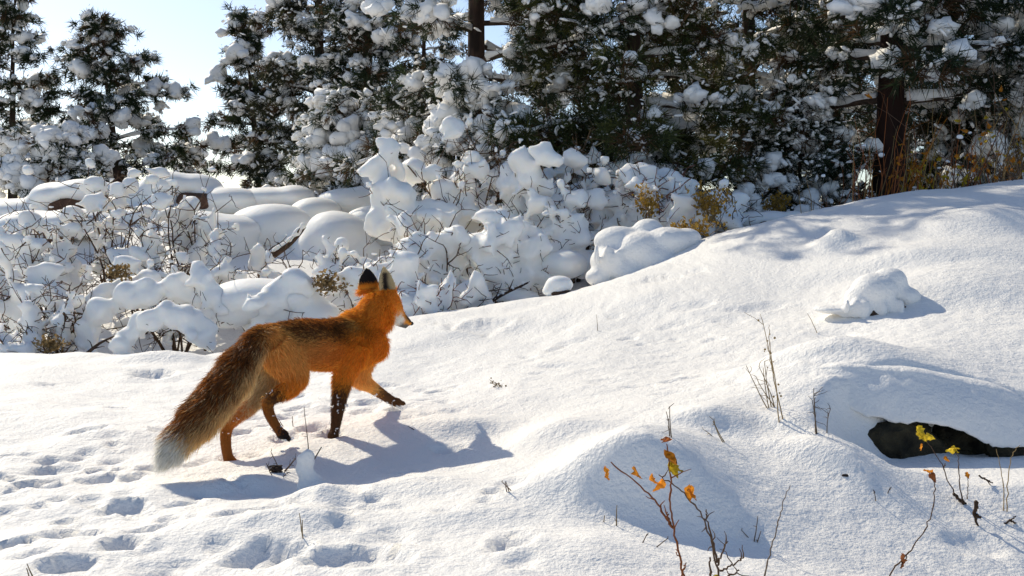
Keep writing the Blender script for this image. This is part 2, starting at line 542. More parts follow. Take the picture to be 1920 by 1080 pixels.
# ---------------------------------------------------------------- pines
def needles_batch(pts, dirs, rs, nn, length, width, cols):
    """one thin triangle per needle, nn needles per tuft"""
    n = len(pts)
    D = rs.normal(size=(n, nn, 3))
    D /= np.linalg.norm(D, axis=2)[:, :, None]
    D = D + dirs[:, None, :] * .75
    D /= np.linalg.norm(D, axis=2)[:, :, None]
    L = length * rs.uniform(.6, 1.1, (n, nn, 1))
    base = pts[:, None, :] + D * .01 + rs.normal(size=(n, nn, 3)) * .02
    tip = base + D * L
    tip[:, :, 2] -= .12 * L[:, :, 0]
    side = np.cross(D, rs.normal(size=(n, nn, 3)))
    side /= np.linalg.norm(side, axis=2)[:, :, None] + 1e-9
    A = base - side * width; B = base + side * width
    mid = None
    V = np.stack([A, B, tip], 2).reshape(-1, 3)
    Fc = np.arange(len(V)).reshape(-1, 3)
    C = np.repeat(cols, nn, axis=0) * rs.uniform(.7, 1.25, (n * nn, 1))
    C = np.repeat(C, 3, axis=0)
    return V, Fc, C


LUMPS = [lumpy(ICO1, np.random.RandomState(50 + i), .34, 2.8) for i in range(10)]
BITS = [lumpy(ICO0, np.random.RandomState(80 + i), .30, 2.4) for i in range(10)]


def lumps_batch(mb, pts, rad, rs, thr=.058):
    for k in range(20):
        sel = (np.arange(len(pts)) % 10 == k % 10) & ((rad[:, 0] < thr) == (k >= 10))
        if not sel.any():
            continue
        V, Fc = LUMPS[k] if k < 10 else BITS[k - 10]
        n = sel.sum()
        a = rs.uniform(0, 6.28, n)
        ca, sa = np.cos(a)[:, None], np.sin(a)[:, None]
        X = V[None, :, 0] * ca - V[None, :, 1] * sa; Yv = V[None, :, 0] * sa + V[None, :, 1] * ca
        W = np.stack([X, Yv, np.broadcast_to(V[None, :, 2], X.shape)], -1) * rad[sel][:, None, :]
        # tilt and stretch each clump along its spray of needles
        small = rad[sel][:, 0] < .05
        W *= np.where(small, .74, .92)[:, None, None]
        ex = np.where(small, rs.uniform(1.2, 2.4, n), rs.uniform(.9, 1.2, n))
        W[:, :, 0] *= ex[:, None]; W[:, :, 1] *= np.where(small, .8, 1.0)[:, None]
        b_ = rs.uniform(-.9, .9, n); cb, sb = np.cos(b_)[:, None], np.sin(b_)[:, None]
        W = np.stack([W[:, :, 0] * cb - W[:, :, 2] * sb, W[:, :, 1], W[:, :, 0] * sb + W[:, :, 2] * cb], -1)
        a = rs.uniform(0, 6.28, n); ca, sa = np.cos(a)[:, None], np.sin(a)[:, None]
        W = np.stack([W[:, :, 0] * ca - W[:, :, 1] * sa, W[:, :, 0] * sa + W[:, :, 1] * ca, W[:, :, 2]], -1) + pts[sel][:, None, :]
        Fk = (Fc[None] + (np.arange(n) * len(V))[:, None, None]).reshape(-1, 3)
        mb.add(W.reshape(-1, 3), Fk)


def pine(label, u, Y, vbase, vtop, spread_px, seed, trunk_r=None, lean_px=0, n_limbs=40, low=.12, tufts=14, lump=.11, snow=.55, green=(.032, .046, .019), yellow=0.0, needle=.15, nn=28, bark=None,
         zbase=None, cone=1.0, group='snow laden pines behind the bushes', droop=.25, name='pine_tree', limb_snow=True, fleck=2):
    rs = np.random.RandomState(seed)
    base = P(u, vbase, Y)
    base[2] = float(gz(base[0], base[1])[0]) - .05 if zbase is None else zbase
    top = P(u + lean_px, vtop, Y)
    H = top[2] - base[2]
    R = spread_px / F * Y
    r0 = trunk_r or H * .022
    t = thing(name, base, label, 'tree', group)
    # trunk
    n = 14
    f = np.linspace(0, 1, n)
    wob = np.cumsum(rs.normal(size=(n, 2)) * .012 * H, axis=0) * f[:, None] * .35
    tp = base + f[:, None] * (top - base)
    tp[:, :2] += wob
    rad = r0 * (1 - f * .93) * (1 + .35 * np.exp(-f * 14))
    MB().add(*tube(tp, rad, 10)).build('trunk', bark or M_BARK, t)
    tp_f = lambda q: np.array([np.interp(q, f, tp[:, i]) for i in range(3)])
    npts, ndir, ncol, lp, lr = [], [], [], [], []
    streaks = MB()
    for i in range(n_limbs):
        q = low + (1 - low) * ((i + rs.uniform(0, 1)) / n_limbs) ** .9 * .985
        p0 = tp_f(q)
        az = i * 2.399 + rs.uniform(-.5, .5)
        prof = (1 - q) ** .75 * cone + (1 - cone) * (1 - q * .6)
        prof = prof * min(1, .55 + q * 2.2)
        L = R * max(.12, prof) * rs.uniform(.7, 1.15)
        el = -.1 + q * .75 + rs.uniform(-.15, .2)
        m = 7
        s = np.linspace(0, 1, m)
        out = np.array([math.cos(az), math.sin(az), 0])
        pts = p0 + out * (s * L * math.cos(el))[:, None]
        pts[:, 2] += s * L * math.sin(el) - droop * L * s ** 2 + .12 * L * s ** 4
        pts += np.cumsum(rs.normal(size=(m, 3)) * .02 * L, axis=0) * s[:, None]
        rr = max(.006, r0 * .34 * (1 - q * .75)) * (1 - s * .85)
        lb = MB().add(*tube(pts, rr, 5))
        # side shoots
        K = max(3, int(tufts * (L / R) ** .8))
        ss = np.sort(rs.uniform(.22, 1.0, K)); ss[-1] = 1
        for a in ss:
            o = np.array([np.interp(a, s, pts[:, j]) for j in range(3)])
            sl = L * rs.uniform(.12, .34) * (1.15 - a * .75)
            sd = out * .7 + np.cross(out, (0, 0, 1)) * rs.choice([-1, 1]) * rs.uniform(.4, 1.2) + np.array([0, 0, rs.uniform(-.35, .4)])
            sd /= np.linalg.norm(sd)
            sp_ = wander(o, sd, sl, 3, rs, .18, .02)
            lb.add(*tube(sp_, np.linspace(rr[-1] * 1.1 + .003, .003, 4), 3, False))
            for qq in range(3 + (rs.rand() < .6)):
                tq = sp_[-1] if qq == 0 else sp_[rs.randint(1, 4)] + rs.normal(size=3) * np.array([.09, .09, .06])
                npts.append(tq); ndir.append(sd + np.array([0, 0, .15]))
                c = np.array(green) * rs.uniform(.7, 1.35)
                if rs.rand() < .14:
                    c = np.array((.10, .055, .025)) * rs.uniform(.7, 1.2)
                elif rs.rand() < yellow:
                    c = np.array((.10, .105, .028)) * rs.uniform(.8, 1.3)
                ncol.append(c)
                if rs.rand() < snow:
                    w_ = rs.rand()
                    if w_ < .62:
                        big = lump * rs.uniform(.16, .36)
                    elif w_ < .90:
                        big = lump * rs.uniform(.36, .62)
                    else:
                        big = lump * rs.uniform(.75, 1.15)
                    top_ = tq + sd * .04 + np.array([0, 0, big * .35])
                    lp.append(top_); lr.append(np.array([1, 1, rs.uniform(.6, .95)]) * big)
                    for _ in range(6 if big > lump * .6 else 1):
                        o2 = rs.normal(size=3) * big * .75; o2[2] = -abs(o2[2]) * .7
                        lp.append(top_ + o2); lr.append(np.array([1, 1, .8]) * big * rs.uniform(.4, .75))
                    for _ in range(fleck):
                        o2 = rs.normal(size=3) * .09
                        lp.append(tq + o2); lr.append(np.array([1, 1, .5]) * rs.uniform(.012, .035))
        lb.build('limb', M_LIMB, t)
        if limb_snow and snow > .2:
            seg = bez(pts, 12)[1:-1]
            seg = seg + np.array([0, 0, 1]) * (np.interp(np.linspace(0, 1, 10), s, rr) * .9)[:, None]
            w = (np.interp(np.linspace(0, 1, 10), s, rr) * 1.0 + .016) * rs.uniform(.5, 1.2, 10)
            streaks.add(*tube(seg, w, 6))
    npts = np.array(npts); ndir = np.array(ndir); ncol = np.array(ncol)
    # the part of a tall crown far above the view is built more sparsely
    high = npts[:, 2] > P(960, -130, Y)[2]
    keep = ~high | (rs.rand(len(high)) < .55)
    npts, ndir, ncol = npts[keep], ndir[keep], ncol[keep]
    V, Fc, C = needles_batch(npts, ndir, rs, nn, needle, .0046 * (needle / .15) * max(1, Y / 10), ncol)
    o = MB().add(V, Fc, C).build('needles', M_NEEDLE, t, smooth=False)
    o['kind'] = 'stuff'
    if lp:
        lp = np.array(lp); lr = np.array(lr)
        keep = (lp[:, 2] < P(960, -130, Y)[2]) | ((lr[:, 0] > .042) & (rs.rand(len(lp)) < .5))
        lumps_batch(streaks, lp[keep], lr[keep], rs, .056 if Y < 14 else .08)
        o = streaks.build('snow_load', M_TREESNOW, t)
        o['kind'] = 'stuff'
    return t


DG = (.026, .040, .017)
pine('slender snowy pine cut off by the edge of the picture beside the lone rounded pine', 22, 17, 350, -70, 120, 11, snow=.5, nn=34, lean_px=5, n_limbs=26, tufts=11, lump=.13, trunk_r=.07)
pine('rounded snow laden pine standing alone against the pale sky above the rock ledge', 232, 17, 350, 38, 205, 12, snow=.5, nn=34, lean_px=-50, n_limbs=40, tufts=13, lump=.135, low=.08, cone=.75, trunk_r=.09)
pine('small snowy pine low in the sky gap behind the ledge', 345, 21, 350, 265, 65, 13, n_limbs=16, tufts=8, lump=.12, low=.05)
pine('thin snowy pine edging the sky gap, its crown leaning into the gap', 492, 18, 350, 25, 125, 14, snow=.5, nn=34, lean_px=-30, n_limbs=34, tufts=11, lump=.13, trunk_r=.07)
pine('tall brownish pine beside the sky gap with dense dark needles', 600, 16, 350, -260, 190, 15, snow=.45, nn=31, n_limbs=56, tufts=13, lump=.12, green=(.04, .043, .02), trunk_r=.12)
pine('tall pine behind the low snow heavy boughs, its thin trunk half hidden', 695, 15, 350, -260, 175, 16, snow=.5, n_limbs=50, tufts=13, lump=.12, trunk_r=.09, low=.05)
pine('big open pine with bare crooked trunk and sky showing around it', 893, 10.2, 345, -1250, 350, 17, n_limbs=78, tufts=15, lump=.10, trunk_r=.10, low=.06, cone=.35, lean_px=-14, snow=.55, nn=31)
pine('snowy pine filling the gap behind the open crooked pine', 1030, 18, 350, -120, 170, 18, n_limbs=40, tufts=12, lump=.12)
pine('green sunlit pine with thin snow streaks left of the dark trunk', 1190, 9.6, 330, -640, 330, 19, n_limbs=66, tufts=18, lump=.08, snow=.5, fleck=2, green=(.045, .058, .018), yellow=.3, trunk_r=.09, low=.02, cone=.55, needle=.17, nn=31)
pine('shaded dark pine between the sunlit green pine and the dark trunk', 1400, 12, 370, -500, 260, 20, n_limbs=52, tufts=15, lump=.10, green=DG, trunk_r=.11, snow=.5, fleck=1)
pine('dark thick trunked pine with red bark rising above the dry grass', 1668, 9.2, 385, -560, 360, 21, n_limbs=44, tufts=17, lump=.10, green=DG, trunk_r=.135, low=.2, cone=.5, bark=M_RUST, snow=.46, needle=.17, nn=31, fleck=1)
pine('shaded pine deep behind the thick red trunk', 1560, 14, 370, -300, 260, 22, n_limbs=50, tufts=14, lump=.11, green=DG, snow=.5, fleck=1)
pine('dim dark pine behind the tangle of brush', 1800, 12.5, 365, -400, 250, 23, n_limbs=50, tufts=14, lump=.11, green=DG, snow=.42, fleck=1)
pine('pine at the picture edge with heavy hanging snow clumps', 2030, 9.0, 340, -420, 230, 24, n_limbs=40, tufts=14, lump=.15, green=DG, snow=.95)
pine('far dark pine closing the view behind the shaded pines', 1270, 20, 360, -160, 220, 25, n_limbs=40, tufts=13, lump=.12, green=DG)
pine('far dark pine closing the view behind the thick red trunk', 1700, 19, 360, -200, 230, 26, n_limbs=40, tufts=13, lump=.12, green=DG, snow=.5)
pine('far pine seen between the tall brownish pine and the open pine', 790, 20, 350, -60, 170, 27, n_limbs=36, tufts=12, lump=.13)
# low young pines whose boughs carry large clumps
pine('young pine with huge snow clumps standing behind the tallest bush', 900, 9.5, 350, 175, 150, 31, n_limbs=22, tufts=9, lump=.13, low=.05, cone=.5, snow=1.0, group='young pines weighed down with snow')
pine('young pine with drooping snow boughs above the smooth snow pillows', 640, 12.0, 350, 190, 165, 32, n_limbs=24, tufts=9, lump=.13, low=.05, cone=.5, snow=1.0, group='young pines weighed down with snow', droop=.5)
pine('young pine bowed under snow below the sunlit green pine', 1240, 10.2, 375, 215, 110, 33, n_limbs=20, tufts=9, lump=.11, low=.05, cone=.5, snow=.95, group='young pines weighed down with snow', droop=.45)
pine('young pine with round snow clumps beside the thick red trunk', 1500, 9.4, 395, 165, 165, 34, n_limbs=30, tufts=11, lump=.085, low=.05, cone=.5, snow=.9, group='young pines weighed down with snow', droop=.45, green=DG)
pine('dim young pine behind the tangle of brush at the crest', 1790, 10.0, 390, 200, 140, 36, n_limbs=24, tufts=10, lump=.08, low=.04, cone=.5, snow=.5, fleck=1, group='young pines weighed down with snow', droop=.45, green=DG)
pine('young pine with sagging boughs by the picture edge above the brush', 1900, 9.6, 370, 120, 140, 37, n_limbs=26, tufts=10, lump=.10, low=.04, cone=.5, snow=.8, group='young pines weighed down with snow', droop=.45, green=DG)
pine('young snowy pine under the lone rounded pine', 90, 14, 350, 250, 130, 35, n_limbs=20, tufts=8, lump=.13, low=.05, cone=.5, snow=1.0, group='young pines weighed down with snow')


# ---------------------------------------------------------------- snow covered rocks of the ledge
def boulder(label, spots, Y, seed, rock=None, voxel=.03, name='snow_covered_boulder', group='snow covered rocks of the ledge', rmat=None, smat=None):
    """spots: (u, v, dY, rx, ry, rz) pillows of snow; rock: (u, v, dY, rx, ry, rz) stone bodies below"""
    rs = np.random.RandomState(seed)
    c0 = P(spots[0][0], spots[0][1], Y)
    c0[2] = float(gz(c0[0], c0[1])[0])
    t = thing(name, c0, label, 'boulder', group)
    mb = MB()
    for (u, v, dY, rx, ry, rz) in spots:
        ell(mb, P(u, v, Y + dY), (rx, ry, rz), rs, .05, ICO3, 1.6)
    V, fs = fuse(mb, voxel * 1.25, 6, .7)
    MB().add(V, fs).build('snow_cap', smat or M_LUMP, t)
    for (u, v, dY, rx, ry, rz) in (rock or []):
        V, Fc = lumpy(ICO3, rs, .22, 2.6, 7)
        V = np.sign(V) * np.abs(V) ** .75
        V = V * (.86 if rmat is None else 1)
        MB().add(V * np.array([rx, ry, rz]) + P(u, v, Y + dY), Fc).build('rock', rmat or M_ROCK, t, smooth=False)
    return t


boulder('long humped ledge rock with red stone showing under its snow ridge', [(250, 372, 0, .38, .4, .16), (320, 352, 0, .30, .4, .17), (370, 352, .1, .26, .4, .15), (430, 378, 0, .36, .4, .14), (300, 410, -.2, .5, .5, .16)], 11.2, 61,
        [(372, 378, -.22, .22, .16, .10), (300, 385, 0, .5, .3, .12), (400, 384, -.1, .28, .2, .07)])
boulder('rock hump with a dark red gap below its snow, beside the tall spiky bush', [(110, 368, 0, .26, .4, .15), (165, 360, 0, .30, .4, .13), (40, 400, 0, .45, .4, .14), (0, 405, 0, .4, .4, .12)], 11.0, 62,
        [(128, 384, -.2, .2, .15, .09), (80, 400, 0, .4, .3, .1)])
boulder('flat topped snow pillow at the far end of the humped ledge', [(510, 372, 0, .45, .4, .12), (555, 372, 0, .22, .35, .14), (470, 385, 0, .3, .35, .1)], 11.4, 63, [(500, 392, 0, .4, .3, .1)])
boulder('large smooth snow dome in front of the flat topped pillow', [(510, 425, 0, .40, .45, .22), (470, 440, -.1, .3, .35, .16), (560, 450, 0, .3, .4, .16)], 10.2, 64, [(510, 450, 0, .3, .3, .15)])
boulder('rounded snow pillow beside the smooth dome with a sharp crest', [(590, 400, 0, .26, .35, .16), (570, 420, -.1, .2, .3, .13)], 10.8, 65, [(590, 420, 0, .2, .3, .1)])
boulder('pointed snow hump with a dark slit on its face', [(632, 440, 0, .30, .38, .21), (600, 470, 0, .25, .3, .16), (665, 475, 0, .28, .3, .16), (630, 490, -.1, .4, .35, .14)], 9.8, 66, [(664, 437, -.02, .04, .25, .03), (632, 470, 0, .25, .25, .14)])
boulder('wide snow pillow under the young drooping pine', [(655, 378, 0, .36, .4, .15), (700, 372, .1, .3, .4, .14), (735, 395, 0, .3, .4, .13)], 11.3, 67, [(690, 395, 0, .4, .3, .1)])
boulder('snow pillow with a small knob beside the broad bush', [(700, 415, 0, .28, .35, .15), (728, 402, 0, .12, .2, .12), (735, 440, 0, .3, .35, .15), (690, 450, 0, .3, .3, .13)], 10.3, 68, [(710, 440, 0, .3, .25, .12)])
boulder('smooth snow shoulder below the red gap, behind the tall spiky bush', [(60, 425, 0, .35, .4, .15), (140, 420, 0, .4, .4, .14), (20, 440, 0, .4, .4, .14)], 10.0, 69, [(80, 445, 0, .35, .3, .1)])
boulder('snow drift shoulder behind the bush of small twigs', [(430, 430, 0, .35, .4, .14), (380, 425, 0, .35, .4, .14), (410, 460, -.1, .35, .4, .15)], 9.9, 70, [(410, 455, 0, .3, .3, .1)])


# ---------------------------------------------------------------- bushes under snow
def bush(label, u, v, Y, h, w, seed, lumps=16, size=.10, stems=7, twigs=5, voxel=.0285, mat=None, tint=None, group='snow buried bushes along the gully', name='snowy_bush', out=1.0, flat=.88, low=.32, poke=.5):
    rs = np.random.RandomState(seed)
    h = h * (1.0 if u > 690 else .85); twigs = twigs + 3
    b = P(u, v, Y)
    z0 = float(gz(b[0], b[1])[0])
    top = b[2] + h
    b[2] = min(z0, b[2]) - .03
    h = top - b[2]
    t = thing(name, b, label, 'bush', group)
    mb = MB()
    nodes = []
    for i in range(stems):
        a = i * 2.399 + rs.uniform(-.4, .4)
        sprd = rs.uniform(.15, 1.0) * w / h
        d = np.array([math.cos(a) * sprd, math.sin(a) * sprd * .8, 1.0])
        L = h * rs.uniform(.7, 1.02) * math.sqrt(1 + sprd ** 2) * (1 - .22 * sprd)
        pts = wander(b + np.array([math.cos(a), math.sin(a), 0]) * .03, d, L, 7, rs, .10, -.01)
        st = MB().add(*tube(pts, np.linspace(.011, .004, 8) * rs.uniform(.7, 1.2), 5))
        nodes += [(p, k / 7.) for k, p in enumerate(pts)]
        for k in range(twigs):
            j = rs.randint(2, 8)
            td = rs.normal(size=3); td[2] = abs(td[2]) * .8 + .2
            tw = wander(pts[j], td, h * rs.uniform(.18, .42), 4, rs, .28, .02)
            st.add(*tube(tw, np.linspace(.005, .0022, 5), 4, False))
            nodes += [(tw[2], .8), (tw[-1], 1.0)]
            for _ in range(2):
                q = tw[rs.randint(1, 5)]
                t2 = wander(q, rs.normal(size=3) + np.array([0, 0, .5]), h * rs.uniform(.08, .2), 3, rs, .3)
                st.add(*tube(t2, np.linspace(.0032, .0016, 4), 3, False))
        st.build('stem', mat or M_TWIG, t)
    pk = MB()
    for _ in range(int(16 + 34 * poke)):
        p = nodes[rs.randint(len(nodes))][0]
        d = rs.normal(size=3) * np.array([1, .6, .8]) + np.array([0, -.55, .45])
        q = wander(p, d, rs.uniform(.10, .26), 5, rs, .24)
        pk.add(*tube(q, np.linspace(.0042, .0018, 6), 4, False))
        for _k in range(2):
            pk.add(*tube(wander(q[rs.randint(2, 6)], rs.normal(size=3) + d * .5, rs.uniform(.04, .11), 3, rs, .3), np.linspace(.0028, .0014, 4), 3, False))
    o = pk.build('twigs', mat or M_TWIG, t); o['kind'] = 'stuff'
    # snow: pillows riding on the branches
    cand = [p for p, f in nodes if (p[2] - b[2]) / h > low]
    rs.shuffle(cand)
    # keep pillows apart, then let small ones melt between them
    sn = MB(); kept = []
    size = size * .76; lumps = int(lumps * (1.45 if u > 690 else 1.1))
    for p in cand:
        s = size * rs.uniform(.6, 1.25)
        if all(np.linalg.norm((p - q) * np.array([1, .8, 1])) > .62 * (s + r) for q, r in kept):
            kept.append((p, s))
            if len(kept) >= lumps * 1.05:
                break
    for p, s in kept:
        ax = np.array([s * rs.uniform(.85, 1.25), s * rs.uniform(.8, 1.1), s * rs.uniform(.7, 1.15) * flat])
        ell(sn, p + np.array([0, 0, .25 * s]), ax, rs, .30, ICO2, rs.uniform(1.6, 3.2))
        ell(sn, p + np.array([rs.normal() * .5 * s, rs.normal() * .4 * s, -.35 * s]), ax * rs.uniform(.55, .8), rs, .1, ICO2, 2.0)
        for _ in range(4):
            o_ = rs.normal(size=3) * s * np.array([.95, .7, .6])
            ell(sn, p + o_, s * rs.uniform(.22, .55) * np.array([1, 1, rs.uniform(.7, 1.3)]), rs, .2, ICO1, 2.0)
    for p in cand[:lumps * 6]:
        ell(sn, p + np.array([0, 0, .012]), rs.uniform(.7, 1.3, 3) * rs.uniform(.016, .042), rs, .2, ICO1)
    V, fs = fuse(sn, voxel, 1, .5)
    o = MB().add(V, fs).build('snow_load', M_LUMP, t)
    o['kind'] = 'stuff'
    return t


bush('tall spiky bush with stacked snow caps rising above the ledge', 205, 475, 8.3, .66, .16, 101, 18, .075, stems=6)
bush('bush with one rounded snow cap poking up in front of the humped ledge', 348, 480, 8.3, .52, .20, 102, 14, .085)
bush('low wide bush with merged snow pillows below the rock hump', 95, 485, 8.1, .36, .32, 103, 16, .085)
bush('bush at the picture edge with a leaning triangular snow sheet', 25, 600, 7.2, .45, .22, 104, 12, .10)
bush('bush with blunt triangular snow caps in front of the rounded cap bush', 265, 515, 7.9, .38, .28, 105, 14, .085)
bush('bush with many fine twigs and a slanting snowy branch', 470, 515, 7.9, .27, .30, 106, 14, .07, twigs=7)
bush('twiggy bush with brown stems beside the arched snow boughs', 110, 630, 6.9, .28, .26, 107, 12, .06, twigs=8)
bush('low snow drowned bush at the foot of the bank by the picture edge', 40, 668, 6.6, .17, .22, 108, 10, .07)
bush('bush with small snow balls behind the fox and the yellow sprigs', 640, 560, 7.3, .34, .26, 109, 14, .065, twigs=7)
bush('broad bush with a huge blocky snow cap next to the smooth pillows', 785, 520, 7.9, .70, .24, 110, 20, .125, stems=8)
bush('tallest bush with a double snow crown in front of the young pine', 885, 500, 8.3, .92, .20, 111, 20, .105, stems=8)
bush('bush of dark bare stems and snow caps behind the fox ears', 820, 560, 7.2, .46, .30, 112, 18, .085, stems=9, twigs=7)
bush('bush with a thin upright dark stem and soft snow mounds', 975, 490, 8.0, .66, .24, 113, 18, .11, stems=8)
bush('bush over a dark hollow with rounded snow scallops', 940, 560, 7.2, .46, .28, 114, 18, .095, stems=8)
bush('bush with jagged snow horns against the dark pines', 1075, 470, 8.5, .72, .30, 115, 18, .085, stems=9)
bush('bush with oval snow loaf behind the draped stump', 1050, 520, 7.6, .52, .28, 116, 18, .105)
bush('wide bush of merged snow humps sloping to the yellow flowers', 1185, 470, 8.0, .56, .34, 117, 20, .10, stems=9)
bush('bush with rusty seed heads and small snow caps', 1275, 440, 7.7, .42, .22, 118, 14, .07, mat=M_REDTWIG)
bush('bare red twig bush right beside the fox face', 800, 612, 6.5, .24, .22, 119, 9, .055, stems=7, twigs=8, mat=M_REDTWIG)
bush('snow hump bush between the fox ears and the pointed hump', 720, 585, 6.8, .30, .24, 120, 12, .08)
bush('snow loaf bush beyond the yellow flowers', 1362, 425, 7.7, .18, .18, 121, 9, .08)
bush('sunken bush with a rounded snow mound above the fox back', 520, 590, 6.9, .24, .32, 122, 14, .10)
bush('low bush under snow between the arched boughs and the ledge', 330, 560, 7.4, .30, .34, 123, 14, .09)
bush('small bush with bowed snow tips at the picture edge under the ledge', 20, 520, 7.9, .36, .22, 124, 12, .08)
bush('snowy bush rising behind the oval loaf below the green pine', 1130, 400, 9.2, .50, .34, 125, 16, .09)
bush('snow smothered bush below the dark stems, over the gully floor', 880, 600, 6.8, .24, .26, 126, 12, .075)


def bough(label, pts, Y, r, seed, name='snowy_bough'):
    """a bowed branch carrying a thick roll of snow"""
    rs = np.random.RandomState(seed)
    W = np.array([P(u, v, Y + dY) for (u, v, dY) in pts])
    t = thing(name, W[0], label, 'branch', 'bowed boughs under rolls of snow')
    C = bez(W, 22)
    MB().add(*tube(C - np.array([0, 0, r * .55]), np.linspace(.02, .008, 22), 7)).build('branch', M_TWIG, t)
    tw = MB()
    for _ in range(16):
        k = rs.randint(2, 20)
        tw.add(*tube(wander(C[k] - np.array([0, 0, r * .7]), np.array([rs.normal() * .5, -.5, -1]), rs.uniform(.06, .16), 4, rs, .35), np.linspace(.003, .0015, 5), 3, False))
    tw.build('twigs', M_TWIG, t)
    mb = MB()
    for k, p in enumerate(C):
        s = r * rs.uniform(.6, 1.12) * (1 if 1 < k < 20 else .8)
        ell(mb, p + rs.normal(size=3) * r * .18, (s, s * .9, s * rs.uniform(.75, 1.1)), rs, .2)
        if rs.rand() < .5:
            ell(mb, p + rs.normal(size=3) * r * .5 - np.array([0, 0, r * .5]), r * rs.uniform(.3, .55), rs, .2, ICO1)
    V, fs = fuse(mb, .014, 2, .5)
    MB().add(V, fs).build('snow_roll', M_LUMP, t)
    return t


bough('upper arched bough under a long roll of snow beside the brown twigs', [(160, 640, 0), (180, 592, 0), (240, 555, 0), (310, 535, .02), (365, 545, .05), (405, 590, .1)], 6.75, .085, 131)
bough('lower arched bough like a snow hoop standing on the bank edge', [(225, 672, 0), (238, 635, 0), (275, 600, 0), (330, 588, .02), (370, 610, .04), (385, 645, .06)], 6.45, .075, 132)
bough('short snow roll behind the upper arched bough', [(150, 590, 0), (175, 560, 0), (240, 535, 0), (290, 525, 0)], 7.1, .07, 133)
bough('leaning snow covered branch pointing up behind the fox rump', [(420, 595, 0), (395, 545, 0), (368, 500, .03)], 6.7, .06, 134)

boulder('rounded snow mound above the fox back', [(480, 560, 0, .30, .3, .13), (540, 555, 0, .22, .25, .11), (430, 585, 0, .2, .25, .10), (580, 590, 0, .2, .2, .1)], 6.9, 141, None, .022, name='snow_mound', group='snow mounds below the bank')
boulder('snow mound beside the fox head, under the bare red twigs', [(770, 575, 0, .17, .2, .11), (730, 590, 0, .15, .2, .1), (820, 600, 0, .12, .15, .07)], 6.6, 142, None, .02, name='snow_mound', group='snow mounds below the bank')
boulder('stump draped in folded snow at the foot of the yellow flowers', [(1215, 430, 0, .09, .1, .07), (1160, 455, 0, .15, .15, .1), (1150, 490, -.05, .15, .18, .11), (1200, 470, -.1, .15, .18, .12), (1250, 455, -.1, .16, .15, .1), (1180, 505, -.15, .13, .12, .08), (1230, 485, -.2, .12, .1, .08), (1285, 450, -.05, .1, .12, .07), (1125, 520, -.1, .09, .1, .06)] + [(1118 + 21 * k, 478 - 4 * k + (k % 3) * 9, -.22 + .03 * (k % 2), .018 + .008 * (k % 3), .03, .07 + .012 * (k % 2)) for k in range(8)], 6.75, 143,
        [(1272, 458, -.16, .06, .05, .035), (1200, 490, 0, .2, .15, .1)], .011, name='snow_draped_stump', group=None, rmat=M_DARK, smat=M_SNOW)
boulder('small round snow ball sitting on the slope crest', [(1048, 534, 0, .085, .09, .055), (1040, 545, 0, .08, .08, .04)], 6.45, 144, [(1052, 549, -.03, .06, .05, .025)], .012, name='snow_covered_stone', group=None, rmat=M_DARK)
boulder('flat snow slab over a log at the edge of the dark pines', [(1410, 412, 0, .12, .12, .06), (1450, 410, 0, .12, .12, .06), (1490, 410, 0, .10, .12, .06)], 7.8, 145, [(1450, 425, 0, .2, .1, .05)], .018, name='snow_covered_log', group=None, rmat=M_DARK)
boulder('dark lumps standing in for shaded hollows under the bushes over the gully floor', [(960, 560, .1, .2, .2, .08), (1060, 495, .1, .16, .2, .1)], 7.1, 146, [(930, 580, .02, .16, .12, .05), (1066, 505, .14, .11, .12, .06)], .022, name='gully_shade_lump', group=None, rmat=M_DARK)  # dark bodies under snow, added to stand in for the hollows' shade

